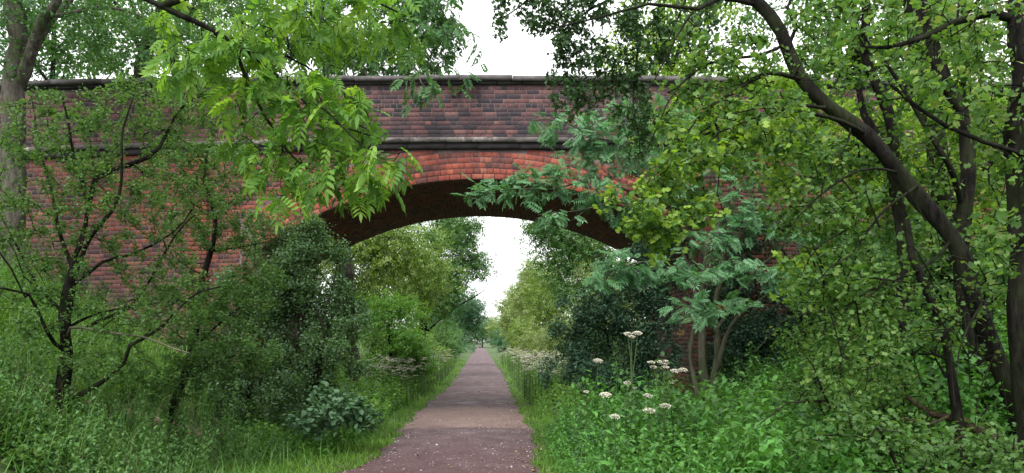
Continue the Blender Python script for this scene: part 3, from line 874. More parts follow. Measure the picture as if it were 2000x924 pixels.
# 2. second ash behind the parapet, reaching over it with bluish leaves
b = np.array([-3.4, 20.5, float(gz(-3.4, 20.5)) - .1])
t = Tree('ash_tree', 'tall ash behind the bridge, blue green sprays draping over the coping', 'tree', b, M['bark_grey'], 12)
t.limb_pts([b, b + [-.2, 0, 4], b + [-.6, -.2, 8], b + [-.9, -.5, 11.5]], .2, .06)
t.limb_pts([P(640, 40, 19), P(720, 70, 17), P(790, 110, 15), P(830, 170, 13.3)], .05, .008)
t.limb_pts([P(640, 0, 19), P(740, -20, 17), P(840, 10, 16), P(880, 40, 15)], .05, .008)
t.limb_pts([P(640, 80, 19), P(740, 160, 15), P(790, 150, 13.4), P(815, 165, 13.2)], .04, .006)
att = blobs(t.r, [(840, 20, 60, 50, 15.5, 1, 110), (800, 100, 70, 50, 15, 1, 130), (820, 160, 30, 28, 13.2, .3, 45), (700, 110, 80, 50, 16, 1, 120), (870, 80, 40, 35, 15, .6, 50),
                  (935, 90, 14, 10, 14.5, .2, 10), (760, -40, 140, 60, 17, 1.2, 150), (640, 40, 90, 90, 18, 1, 150), (560, 60, 90, 80, 18, 1, 90), (895, 150, 25, 10, 14.0, .3, 8)])
t.grow(att, .25, .02, .3); t.radii(.0035); t.wood(sides=(7, 3))
t.leaves(None, 1700, .27, M['ash_far'], maxr=.02, droop=.5, tilt=.5, tmpls=ASHF, jitter=.1)

# 3. the grey trunk at the left edge
b = P(20, 600, 12.6); b[2] = float(gz(b[0], b[1])) - .15
t = Tree('grey_barked_tree', 'thick pale grey trunk standing before the wall at the far left edge', 'tree', b, M['bark_grey'], 13)
t.limb_pts([b, P(22, 480, 12.6), P(24, 330, 12.6), P(28, 200, 12.6), P(30, 60, 12.6), P(25, -120, 12.6)], .21, .13, wob=.02)
t.limb_pts([P(38, 160, 12.6), P(62, 100, 12.4), P(85, 40, 12.2), P(118, -20, 12.0), P(140, -120, 12)], .10, .06)
t.limb_pts([P(60, 110, 12.4), P(100, 45, 12.6), P(135, 0, 12.8), P(180, -60, 13)], .07, .03)
t.limb_pts([P(110, 30, 12.6), P(150, 20, 12.8), P(190, 15, 13), P(260, 25, 13.2), P(330, 60, 13.4)], .04, .012)
att = blobs(t.r, [(100, 50, 110, 90, 12.8, 1.2, 140), (230, 60, 110, 60, 13.2, .8, 120), (20, 60, 60, 110, 12.4, 1, 90), (330, 70, 60, 50, 13.5, .6, 50), (200, 110, 110, 30, 13, .5, 45), (120, -80, 260, 60, 13, 1.5, 120)])
t.grow(att, .2, .02, .3); t.radii(.003); t.wood(sides=(12, 3))
t.leaves(WIDE, 9000, .065, M['ash_far'], maxr=.02, droop=.3, tilt=.6, cl=9, cj=.07)

# 4. dark trunk behind the parapet, upper left
b = P(265, 560, 19.6); b[2] = float(gz(b[0], b[1])) - .15
t = Tree('leaning_tree', 'leaning brown trunk rising behind the parapet at upper left', 'tree', b, M['bark_dark'], 14)
t.limb_pts([b, P(262, 330, 19.6), P(272, 160, 19.6), P(285, 90, 19.5), P(318, 20, 19.4), P(345, -60, 19.2)], .22, .13)
t.limb_pts([P(280, 110, 19.5), P(240, 30, 19.4), P(200, -40, 19)], .08, .03)
att = blobs(t.r, [(260, 70, 140, 90, 19.5, 1.5, 200), (400, 110, 110, 50, 19.5, 1.2, 130), (430, 20, 120, 60, 19.5, 1.2, 110), (180, 90, 100, 60, 20, 1.2, 90), (330, -60, 200, 70, 19, 1.5, 110)])
t.grow(att, .3, .02, .3); t.radii(.004); t.wood(sides=(10, 3))
t.leaves(WIDE, 11000, .09, M['midgreen'], maxr=.03, droop=.2, tilt=.6, cl=14, cj=.12)

# ------------------------------------------------------------------ 5. hawthorns in front of the left wing wall
b = P(128, 845, 8.0); b[2] = float(gz(b[0], b[1])) - .08
t = Tree('hawthorn', 'slender dark hawthorn with fanning bare twigs on the left bank before the wing wall', 'tree', b, M['bark_dark'], 21)
t.limb_pts([b, P(122, 760, 8), P(130, 690, 8), P(128, 620, 8), P(140, 540, 8), P(150, 500, 8)], .075, .05, wob=.008)
for pts, r0 in [
   ([P(148, 510, 8), P(170, 400, 7.9), P(150, 320, 7.8), P(132, 240, 7.7), P(120, 180, 7.6)], .026),
   ([P(170, 400, 7.9), P(190, 350, 8), P(260, 320, 8.1), P(310, 285, 8.2), P(350, 215, 8.3), P(400, 185, 8.4)], .028),
   ([P(145, 530, 8), P(112, 440, 8.2), P(95, 350, 8.3), P(70, 230, 8.4), P(60, 180, 8.4)], .022),
   ([P(142, 540, 8), P(180, 460, 7.7), P(230, 380, 7.6), P(245, 250, 7.5), P(260, 190, 7.5)], .022),
   ([P(138, 560, 8), P(200, 515, 8.3), P(260, 500, 8.5), P(330, 455, 8.7), P(380, 400, 8.8)], .018),
   ([P(132, 665, 8), P(142, 640, 7.9), P(170, 638, 7.8), P(240, 652, 7.6), P(310, 668, 7.4), P(370, 690, 7.3)], .013),
   ([P(128, 690, 8), P(90, 640, 7.7), P(50, 575, 7.5), P(0, 565, 7.3), P(-60, 560, 7.2)], .02),
   ([P(50, 575, 7.5), P(20, 520, 7.4), P(-10, 480, 7.3)], .014),
   ([P(126, 785, 8), P(160, 775, 7.9), P(200, 750, 7.8), P(240, 705, 7.7), P(248, 670, 7.6), P(310, 640, 7.6), P(390, 570, 7.7), P(430, 560, 7.7)], .024),
   ([P(245, 600, 8.2), P(290, 540, 8.3), P(345, 465, 8.4), P(380, 420, 8.5)], .016),
   ([P(128, 610, 8), P(60, 540, 8.2), P(10, 430, 8.3), P(-20, 380, 8.4)], .018),
   ([P(128, 640, 8), P(190, 610, 8.3), P(245, 600, 8.3), P(330, 590, 8.4)], .016)]:
    t.limb_pts(pts, r0 * 1.2, .008)
mt = {6: M['bark_pale']}
att = blobs(t.r, [(120, 260, 130, 90, 7.9, .8, 150), (300, 230, 130, 80, 8.3, .6, 140), (60, 420, 90, 100, 8.0, .7, 110), (220, 400, 120, 90, 7.9, .7, 130),
                  (350, 400, 80, 90, 8.5, .6, 60), (60, 600, 80, 60, 7.6, .6, 60), (280, 620, 120, 60, 7.9, .6, 100), (320, 540, 90, 60, 8.2, .5, 70),
                  (200, 700, 100, 50, 7.8, .5, 60), (150, 520, 130, 80, 8.0, .7, 90), (330, 170, 110, 35, 8.3, .4, 60)])
t.grow(above_ground(att, .2), .12, .03, .35); t.radii(.0030, 2.6); t.wood(mt, sides=(9, 3))
t.leaves(WIDE, 29000, .036, M['haw'], maxr=.02, droop=.1, tilt=.7, cl=7, cj=.03, bias=.05)

b = P(318, 862, 9.6); b[2] = float(gz(b[0], b[1])) - .08
t = Tree('hawthorn', 'small crooked hawthorn leaning right beside the pilaster of the left wing wall', 'tree', b, M['bark_dark'], 22)
t.limb_pts([b, P(335, 800, 9.6), P(360, 740, 9.7), P(372, 690, 9.8), P(385, 620, 9.9), P(400, 540, 10), P(415, 480, 10), P(418, 420, 10), P(400, 360, 10), P(405, 300, 10)], .065, .018, wob=.01)
for pts, r0 in [
   ([P(415, 490, 10), P(450, 485, 9.8), P(500, 480, 9.6), P(530, 470, 9.5)], .016),
   ([P(372, 690, 9.8), P(420, 640, 9.5), P(470, 600, 9.3), P(520, 590, 9.2)], .02),
   ([P(418, 420, 10), P(470, 380, 10.2), P(500, 350, 10.4), P(520, 320, 10.4)], .016),
   ([P(400, 540, 10), P(340, 500, 9.8), P(300, 430, 9.7)], .014),
   ([P(360, 740, 9.7), P(440, 700, 9.4), P(520, 690, 9.3)], .018)]:
    t.limb_pts(pts, r0, .005)
att = blobs(t.r, [(420, 340, 100, 70, 10.2, .6, 130), (340, 330, 70, 70, 9.9, .5, 60), (430, 440, 110, 60, 9.9, .6, 100), (470, 250, 70, 70, 10.8, .4, 60), (380, 190, 70, 30, 10.8, .4, 30),
                  (360, 600, 90, 60, 9.7, .6, 80), (450, 600, 80, 50, 9.4, .5, 90), (430, 690, 120, 60, 9.3, .6, 150), (330, 740, 90, 50, 9.2, .5, 70), (500, 560, 60, 60, 9.8, .4, 70)])
t.grow(above_ground(att, .2), .13, .03, .35); t.radii(.0030, 2.6); t.wood(sides=(8, 3))
t.leaves(WIDE, 28000, .040, M['haw'], maxr=.02, droop=.1, tilt=.7, cl=7, cj=.035)

# dense dark thorn bushes that hide the left abutment
for (px, pt, d, lab, L, sd, per) in [
  (480, 860, 12.2, 'dense grey green thorn bush at the foot of the left abutment', [(470, 700, 90, 110, 12.0, .6, 240), (520, 600, 70, 90, 12.4, .5, 200), (430, 780, 100, 60, 11.6, .6, 160), (560, 770, 60, 80, 11.6, .5, 150)], 23, 5),
  (610, 860, 12.0, 'tall grey green thorn bush covering the left springing of the arch', [(590, 490, 50, 36, 12.4, .4, 110), (580, 565, 65, 65, 12.4, .5, 190), (655, 585, 45, 65, 12.6, .4, 150), (640, 660, 70, 70, 12.4, .5, 210), (600, 740, 70, 60, 12.0, .5, 150), (560, 500, 60, 30, 12.6, .4, 50), (650, 490, 30, 20, 12.5, .3, 16), (610, 440, 30, 14, 12.4, .3, 12), (700, 640, 30, 20, 12.3, .3, 14), (530, 440, 40, 20, 12.5, .3, 16)], 24, 5)]:
    b = P(px, pt, d); b[2] = float(gz(b[0], b[1])) - .08
    t = Tree('thorn_bush', lab, 'bush', b, M['bark_dark'], sd)
    c = L[1]
    t.limb_pts([b, P(px + 8, pt - 100, d), P(px + 20, pt - 220, d), P(c[0], c[1], c[4])], .05, .015)
    for k in range(7):
        q = L[k % len(L)]
        t.limb_pts([P(px + 4, pt - 30 - 10 * k, d), P((px + q[0]) / 2 + t.r.uniform(-20, 20), (pt + q[1]) / 2, d), P(q[0] + t.r.uniform(-30, 30), q[1] + t.r.uniform(-20, 20), q[4])], .025, .006)
    t.grow(above_ground(blobs(t.r, rag(t.r, L, 7, .35)), .15), .14, .03, .35); t.radii(.0022, 2.5); t.wood(sides=(6, 3))
    t.leaves(WIDE, 26000, .047, M['haw_dark'], maxr=.03, droop=.1, tilt=.7, cl=10, cj=.06); t.leaves(WIDE, 9000, .044, M['haw'], maxr=.02, droop=.1, tilt=.7, cl=12, cj=.07)

# ------------------------------------------------------------------ 6. the rowan in front of the right abutment
b = P(1385, 800, 12.2); b[2] = float(gz(b[0], b[1])) - .1
t = Tree('rowan_tree', 'many stemmed rowan with blue green feathery leaves before the right abutment', 'tree', b, M['bark_rowan'], 31)
t.limb_pts([b, P(1372, 700, 12.2), P(1370, 600, 12.2), P(1376, 500, 12.1), P(1362, 420, 12), P(1350, 340, 12), P(1330, 250, 12)], .075, .03)
for pts, r0 in [
   ([P(1385, 830, 12.2), P(1400, 720, 12.1), P(1398, 600, 12.0), P(1412, 500, 12), P(1420, 400, 12), P(1440, 300, 12)], .065),
   ([P(1378, 830, 12.2), P(1352, 720, 12.3), P(1356, 600, 12.3), P(1345, 520, 12.3), P(1290, 430, 12.2), P(1240, 380, 11.8)], .05),
   ([P(1400, 720, 12.1), P(1440, 620, 11.8), P(1500, 570, 11.6), P(1545, 520, 11.4), P(1600, 480, 11.3)], .045),
   ([P(1402, 640, 12), P(1450, 560, 12.2), P(1530, 480, 12.3), P(1590, 440, 12.3)], .035),
   ([P(1372, 560, 12.2), P(1310, 530, 11.6), P(1250, 515, 11.2), P(1190, 530, 10.9), P(1150, 560, 10.8)], .022),
   ([P(1290, 430, 12.2), P(1240, 380, 11.8), P(1170, 355, 11.4), P(1090, 365, 11.0), P(1000, 370, 10.7), P(920, 390, 10.5)], .024),
   ([P(1350, 340, 12), P(1270, 290, 11.6), P(1180, 270, 11.3), P(1100, 240, 11.1), P(1040, 235, 11)], .022),
   ([P(1395, 650, 12), P(1370, 620, 11.2), P(1350, 600, 10.6), P(1345, 610, 10.3)], .018),
   ([P(1412, 500, 12), P(1480, 440, 11.5), P(1560, 400, 11.2), P(1620, 380, 11)], .024),
   ([P(1240, 380, 11.8), P(1180, 400, 11.2), P(1110, 410, 10.9), P(1050, 420, 10.7)], .016)]:
    t.limb_pts(pts, r0, .007)
att = blobs(t.r, [(970, 375, 65, 20, 10.6, .3, 36), (1070, 350, 80, 35, 10.9, .4, 70), (1160, 370, 60, 35, 11.2, .4, 45), (1090, 425, 60, 14, 10.8, .3, 24), (1120, 250, 80, 35, 11.1, .4, 60),
                  (1200, 300, 90, 50, 11.4, .5, 80), (1060, 235, 30, 15, 11, .2, 8), (1240, 520, 80, 28, 11.0, .4, 55), (1170, 545, 40, 22, 10.8, .3, 22), (1350, 600, 45, 40, 10.3, .3, 55), (1330, 530, 50, 30, 10.8, .3, 35),
                  (1440, 600, 30, 22, 10.8, .3, 18), (1450, 530, 70, 25, 11.2, .4, 40), (1530, 540, 60, 25, 11.2, .3, 36), (1560, 440, 70, 40, 11.2, .5, 55), (1450, 420, 60, 50, 11.5, .4, 45),
                  (1380, 340, 80, 60, 11.8, .5, 60), (1230, 400, 70, 40, 11.6, .4, 50), (1300, 350, 70, 50, 11.7, .4, 50), (1150, 290, 70, 30, 11.3, .4, 40), (1390, 470, 60, 30, 11.3, .3, 30), (1480, 320, 90, 60, 11.7, .5, 60), (1270, 230, 90, 50, 11.6, .5, 60), (1620, 430, 50, 40, 11, .3, 20)])
t.grow(att, .16, .0, .3, minidx=30); t.radii(.0026, 2.4); t.wood(sides=(9, 3))
t.leaves(None, 1950, .21, M['rowan'], maxr=.016, droop=.22, tilt=.28, face=.7, singles=300, tmpls=ROWL, spread=.8, jitter=.03)
# young berry clusters on the lowest spray
for k, (px, py) in enumerate([(1348, 625), (1330, 650), (1408, 600)]):
    c = P(px, py, 10.15); r_ = t.r
    d = norm(r_.normal(0, 1, (60, 3))) * [.05, .05, .03]
    up = frames(norm(r_.normal(0, 1, (60, 3))), norm(r_.normal(0, 1, (60, 3))))
    me = instance_mesh('berry_cluster', LEAF2[0] - [0, .5, 0], LEAF2[1], c + d, up, np.full(60, .022), r_.random(60), M['berry'])
    offset(me, b); link('berry_cluster', me, t.root)

TL = [([P(1992, 830, 6.2), P(1890, 560, 6.3), P(1830, 430, 6.4), P(1755, 325, 6.5), P(1690, 265, 6.5), P(1620, 210, 6.6), P(1562, 135, 6.6), P(1525, 60, 6.7), P(1470, 5, 6.7)], .13),
      ([P(1905, 700, 7.2), P(1885, 560, 7.2), P(1882, 420, 7.2), P(1886, 300, 7.2), P(1884, 215, 7.2), P(1850, 160, 7.2), P(1805, 40, 7.2)], .10),
      ([P(1998, 700, 5.5), P(1996, 420, 5.5), P(1990, 120, 5.5), P(1990, 40, 5.5), P(1860, 38, 5.5), P(1765, 78, 5.5)], .08),
      ([P(1748, 480, 8.2), P(1746, 290, 8.2), P(1725, 200, 8.2), P(1700, 120, 8.2), P(1690, 30, 8.2)], .09),
      ([P(1856, 710, 6.0), P(1805, 560, 6.0), P(1770, 430, 6.1)], .05), ([P(2000, 308, 5.4), P(1850, 240, 5.3), P(1740, 165, 5.3)], .04),
      ([P(1385, 800, 12.2), P(1372, 640, 12.2), P(1370, 600, 12.2), P(1376, 500, 12.1)], .12)]
CLR = clear_of(TL)
# ------------------------------------------------------------------ 7. the big leaning maple group on the right
def maple_tree(name, label, cat, base, trunk, r0, r1, limbs, L, seed, mat, leaf, per, size, bark='bark_dark', singles=0, droop=.35, step=.14, keep=None, mats=None, tilt=.85, mi=0):
    b = np.array(base); b[2] = float(gz(b[0], b[1])) - .12
    t = Tree(name, label, cat, b, M[bark], seed)
    t.limb_pts([b] + trunk, r0, r1, wob=.014)
    for pts, a, c in limbs: t.limb_pts(pts, a, c)
    att = above_ground(blobs(t.r, rag(t.r, L, 6, .5)), .12)
    t.grow(att, step, .03, .3, minidx=mi); t.radii(.0044, 2.7); t.wood(sides=(12, 3), mats=mats)
    t.leaves(leaf, per, size, M[mat], maxr=.02, droop=droop, tilt=tilt, singles=singles, cl=3, cj=.035, keep=keep or CLR)
    return t
t = maple_tree('field_maple', 'field maple with the thickest trunk, leaning from lower right to the top', 'tree', P(2010, 900, 6.2),
  [P(1992, 830, 6.2), P(1948, 690, 6.2), P(1890, 560, 6.3), P(1830, 430, 6.4), P(1755, 325, 6.5), P(1690, 265, 6.5), P(1620, 210, 6.6), P(1562, 135, 6.6), P(1525, 60, 6.7), P(1470, 5, 6.7), P(1400, -70, 6.8)], .080, .046,
  [([P(1690, 265, 6.5), P(1620, 235, 6.2), P(1530, 212, 6.0), P(1450, 235, 5.9), P(1400, 260, 5.8), P(1350, 310, 5.8)], .022, .005),
   ([P(1570, 150, 6.6), P(1500, 145, 6.3), P(1430, 180, 6.1), P(1370, 225, 6.0), P(1320, 300, 5.9)], .024, .005),
   ([P(1620, 210, 6.6), P(1560, 210, 6.3), P(1480, 205, 6.2), P(1360, 270, 6.0), P(1290, 340, 5.9), P(1240, 420, 5.8)], .018, .004),
   ([P(1535, 80, 6.7), P(1460, 110, 6.4), P(1380, 130, 6.2), P(1300, 200, 6.0), P(1260, 300, 6)], .018, .004),
   ([P(1470, 5, 6.7), P(1400, 0, 6.5), P(1360, 22, 6.4), P(1270, 8, 6.3), P(1220, 20, 6.2), P(1130, 45, 6.2), P(1060, 60, 6.2)], .024, .005),
   ([P(1360, 22, 6.4), P(1320, 70, 6.3), P(1280, 150, 6.2), P(1240, 220, 6.1)], .012, .004),
   ([P(1790, 370, 6.4), P(1720, 420, 6.1), P(1650, 500, 5.9), P(1600, 570, 5.8)], .014, .004),
   ([P(1850, 480, 6.3), P(1760, 540, 5.9), P(1680, 590, 5.7), P(1600, 660, 5.6)], .016, .004),
   ([P(1540, 100, 6.6), P(1555, 55, 6.6), P(1535, 15, 6.6), P(1560, -30, 6.6)], .022, .012),
   ([P(1660, 240, 6.5), P(1640, 300, 6.2), P(1610, 360, 6.0), P(1600, 450, 5.9)], .012, .004),
   ([P(1400, 240, 5.9), P(1410, 300, 5.8), P(1400, 380, 5.8), P(1420, 440, 5.8)], .009, .003),
   ([P(1760, 330, 6.5), P(1700, 330, 6.1), P(1640, 350, 6.0), P(1560, 420, 5.9), P(1520, 500, 5.8)], .014, .004)],
  [(1430, 240, 110, 70, 6.1, .5, 120), (1340, 320, 80, 80, 5.9, .4, 100), (1260, 420, 60, 55, 5.8, .3, 60), (1400, 130, 100, 60, 6.3, .4, 80), (1540, 280, 100, 70, 6.1, .4, 90),
   (1630, 420, 80, 70, 6.0, .4, 70), (1620, 560, 80, 60, 5.8, .4, 70), (1600, 60, 100, 70, 6.5, .4, 50)],
  41, 'maple', LOBE, 5400, .054, singles=300, mi=60)
# bright young sprays at its outer tips
t.leaves(LOBE, 3600, .052, M['lime'], maxr=.012, droop=.35, tilt=.7, cl=9, cj=.045,
         keep=lambda p, r: (r.random(len(p)) < .95) & (((CX + F * p[:, 0] / p[:, 1]) < 1560) & ((CY - F * (p[:, 2] - H) / p[:, 1]) > 230)))
# overhead hawthorn: dark small lobed leaves against the sky
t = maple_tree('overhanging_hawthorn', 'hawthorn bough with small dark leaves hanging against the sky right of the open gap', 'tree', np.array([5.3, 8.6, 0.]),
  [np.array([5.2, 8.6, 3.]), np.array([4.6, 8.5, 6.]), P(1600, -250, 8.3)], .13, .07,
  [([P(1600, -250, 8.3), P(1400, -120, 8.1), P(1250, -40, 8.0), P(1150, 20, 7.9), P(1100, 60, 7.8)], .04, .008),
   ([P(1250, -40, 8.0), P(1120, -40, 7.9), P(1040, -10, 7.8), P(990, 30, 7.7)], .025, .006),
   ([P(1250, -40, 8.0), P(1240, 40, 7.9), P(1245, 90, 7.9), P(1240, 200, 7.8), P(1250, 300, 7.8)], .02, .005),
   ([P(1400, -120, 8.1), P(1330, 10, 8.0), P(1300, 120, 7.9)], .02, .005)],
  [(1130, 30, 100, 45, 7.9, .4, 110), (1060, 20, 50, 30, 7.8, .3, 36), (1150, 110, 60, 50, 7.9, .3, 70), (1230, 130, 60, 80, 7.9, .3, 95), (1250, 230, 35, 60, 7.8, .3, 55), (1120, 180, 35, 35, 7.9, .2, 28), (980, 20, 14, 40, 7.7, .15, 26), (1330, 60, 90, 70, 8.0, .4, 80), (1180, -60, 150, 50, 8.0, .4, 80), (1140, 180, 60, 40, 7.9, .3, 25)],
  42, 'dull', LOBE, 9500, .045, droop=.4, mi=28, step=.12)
t = maple_tree('field_maple', 'upright maple with a black trunk cut by the right edge and an arching bough', 'tree', P(2010, 880, 5.6),
  [P(1998, 700, 5.5), P(1996, 420, 5.5), P(1990, 260, 5.5), P(1990, 120, 5.5), P(1992, 30, 5.5), P(2000, -80, 5.5)], .085, .07,
  [([P(1990, 42, 5.5), P(1935, 22, 5.5), P(1860, 38, 5.5), P(1810, 60, 5.5), P(1765, 78, 5.5), P(1730, 92, 5.5), P(1690, 92, 5.5)], .032, .010),
   ([P(2000, 308, 5.4), P(1925, 275, 5.3), P(1850, 240, 5.3), P(1790, 200, 5.3), P(1740, 165, 5.3)], .020, .012)],
  [(1900, 60, 90, 60, 5.5, .4, 50), (1780, 60, 90, 50, 5.5, .4, 50), (1950, 200, 60, 90, 5.4, .4, 30), (1850, 200, 80, 60, 5.3, .3, 30), (1960, 470, 50, 80, 5.2, .3, 40)],
  43, 'maple', LOBE, 2000, .054, singles=300, mi=20)
t = maple_tree('field_maple', 'maple with a knobbly forked trunk just left of the black right edge trunk', 'tree', P(1925, 900, 7.2),
  [P(1905, 700, 7.2), P(1885, 560, 7.2), P(1882, 420, 7.2), P(1886, 300, 7.2), P(1884, 215, 7.2), P(1850, 160, 7.2), P(1825, 110, 7.2), P(1805, 40, 7.2), P(1790, -60, 7.2)], .085, .05,
  [([P(1880, 400, 7.2), P(1855, 335, 7.0), P(1825, 275, 6.9), P(1780, 190, 6.9), P(1728, 120, 6.9)], .032, .014),
   ([P(1884, 240, 7.2), P(1882, 150, 7.3), P(1875, 60, 7.4), P(1880, -40, 7.5)], .018, .010)],
  [(1850, 100, 110, 80, 7.3, .5, 80), (1930, 180, 80, 100, 7.4, .5, 80), (1780, 180, 70, 70, 7.1, .4, 50), (1940, 330, 70, 80, 7.4, .5, 70), (1830, 340, 60, 60, 7.1, .4, 40), (1850, 460, 80, 60, 7.0, .4, 50)],
  44, 'maple', LOBE, 4300, .056, mi=20)
t = maple_tree('slender_maple', 'slim upright double stemmed maple behind the leaning trunk', 'tree', P(1790, 880, 8.2),
  [P(1775, 700, 8.2), P(1760, 520, 8.2), P(1748, 380, 8.2), P(1746, 290, 8.2), P(1725, 200, 8.2), P(1700, 120, 8.2), P(1690, 30, 8.2), P(1680, -60, 8.2)], .07, .045,
  [([P(1746, 300, 8.2), P(1685, 220, 8.3), P(1678, 150, 8.3), P(1668, 70, 8.3), P(1660, -20, 8.3)], .04, .03),
   ([P(1700, 130, 8.2), P(1640, 128, 8.2), P(1580, 130, 8.2)], .016, .008)],
  [(1700, 60, 90, 80, 8.3, .5, 90), (1640, 160, 80, 80, 8.3, .5, 80), (1720, 300, 80, 80, 8.3, .5, 80), (1640, 330, 80, 80, 8.4, .5, 80), (1560, 380, 70, 80, 8.5, .5, 60), (1800, 420, 60, 60, 8.4, .4, 50)],
  45, 'maple', LOBE, 7000, .058, mi=20)
t = maple_tree('curved_maple', 'thin curved maple stem rising from the fallen branch in the right thicket', 'tree', P(1880, 880, 6.0),
  [P(1868, 780, 6.0), P(1856, 710, 6.0), P(1835, 630, 6.0), P(1805, 560, 6.0), P(1785, 500, 6.0), P(1770, 430, 6.1)], .042, .026,
  [([P(1856, 700, 6.0), P(1780, 690, 5.8), P(1700, 690, 5.6), P(1640, 700, 5.5)], .012, .004),
   ([P(1810, 570, 6), P(1730, 560, 5.8), P(1680, 600, 5.7), P(1650, 660, 5.6)], .012, .004)],
  [(1720, 560, 90, 70, 5.9, .4, 100), (1680, 680, 90, 60, 5.6, .4, 120), (1800, 640, 80, 80, 5.8, .4, 90), (1900, 600, 80, 80, 5.9, .4, 80), (1640, 760, 80, 50, 5.5, .3, 70)],
  46, 'maple', LOBE, 4400, .040, mi=12)
for k in range(34):
    r_ = t.r; px, py = r_.uniform(1580, 1960), r_.uniform(430, 840); d_ = r_.uniform(5.3, 6.0)
    an = r_.choice([1.2, 1.7, 2.6, 3.0, 4.2]) + r_.uniform(-.3, .3); L_ = r_.uniform(60, 170)
    p1 = P(px, py, d_); p2 = P(px + L_ * .5 * math.cos(an), py + L_ * .5 * math.sin(an) - 12, d_ - .05); p3 = P(px + L_ * math.cos(an), py + L_ * math.sin(an) + r_.uniform(-10, 30), d_ - .1)
    t.limb_pts([p1, p2, p3], r_.uniform(.006, .013), .003, wob=.012)
A0 = t.limbid
t.radii(.0044, 2.7)
def wood_range(t, lo):
    """mesh only the limbs numbered lo and up, as separate branches"""
    lim = np.array(t.limb)
    for lid in range(lo, t.limbid):
        idx = np.where(lim == lid)[0]
        if len(idx) < 2: continue
        A = np.array([t.pos[q] for q in idx]); rad = np.array([t.rad[q] for q in idx]); n = len(A); ang = np.arange(5) * 1.2566
        tg = norm(np.gradient(A, axis=0)); s1 = norm(np.cross(tg, [.1, 1, .1])); s2 = np.cross(tg, s1)
        V = (A[:, None] + rad[:, None, None] * (np.cos(ang)[None, :, None] * s1[:, None] + np.sin(ang)[None, :, None] * s2[:, None])).reshape(-1, 3)
        i = np.arange(n - 1)[:, None] * 5; k = np.arange(5); kn = (k + 1) % 5
        me = mesh_from('branch', V, np.stack([i + k, i + kn, i + 5 + kn, i + 5 + k], -1).reshape(-1, 4), t.bark, smooth=True)
        offset(me, t.base); link('branch', me, t.root)
wood_range(t, A0 - 34)
# low thicket of the right bank
for k, (px, py, d, lab, L, mat, lf, sz) in enumerate([
   (1650, 860, 7.6, 'loose bright green bramble thicket left of the fallen branch', [(1640, 620, 90, 80, 7.6, .6, 110), (1680, 740, 110, 60, 7.2, .6, 130), (1590, 760, 60, 40, 7.4, .5, 60), (1560, 640, 40, 60, 7.6, .3, 30), (1740, 800, 100, 50, 6.6, .6, 110)], 'maple', LOBE, .040),
   (1900, 880, 8.6, 'leafy thicket filling the lower right corner behind the trunks', [(1850, 560, 130, 100, 8.8, .7, 230), (1950, 650, 90, 130, 8.4, .7, 220), (1800, 720, 110, 90, 8.2, .6, 220), (1900, 800, 100, 60, 7.6, .6, 120), (1700, 500, 110, 80, 9.2, .6, 190)], 'midgreen', LOBE, .06),
   (1680, 780, 11.4, 'pale leafy hazel against the right wing wall', [(1700, 330, 110, 120, 11.6, .8, 220), (1850, 250, 120, 110, 12, .8, 200), (1620, 480, 70, 70, 11.4, .5, 90), (1800, 450, 130, 90, 11.5, .7, 170), (1450, 270, 110, 70, 12.6, .6, 110), (1330, 240, 80, 60, 12.8, .5, 80), (1950, 380, 80, 120, 11.8, .6, 140), (1560, 250, 80, 80, 11.8, .6, 130)], 'lime', WIDE, .085),
   (1880, 900, 4.9, 'sparse low briar in the bottom right corner', [(1720, 850, 110, 40, 4.9, .3, 90), (1830, 900, 120, 40, 4.8, .3, 90), (1940, 880, 60, 50, 4.8, .3, 60)], 'haw', LOBE, .04)]):
    b = P(px, py, d); b[2] = float(gz(b[0], b[1])) - .08
    t = Tree('thicket', lab, 'bush', b, M['bark_dark'], 50 + k)
    c = L[0]; t.limb_pts([b, (b + P(c[0], c[1], c[4])) / 2 + [0, 0, .1], P(c[0], c[1], c[4])], .03, .010)
    for q in L[1:]: t.limb_pts([b + [0, 0, .06], (b + P(q[0], q[1], q[4])) / 2 + [0, 0, .15], P(q[0], q[1], q[4])], .022, .006)
    t.grow(above_ground(blobs(t.r, rag(t.r, L, 7, .5)), .1), .16, .03, .35); t.radii(.0040, 2.7); t.wood(sides=(6, 3))
    t.leaves(lf, [5200, 13000, 22000, 1500][k], sz, M[mat], maxr=.03, droop=.15, tilt=.85, cl=5, cj=.06, keep=CLR)
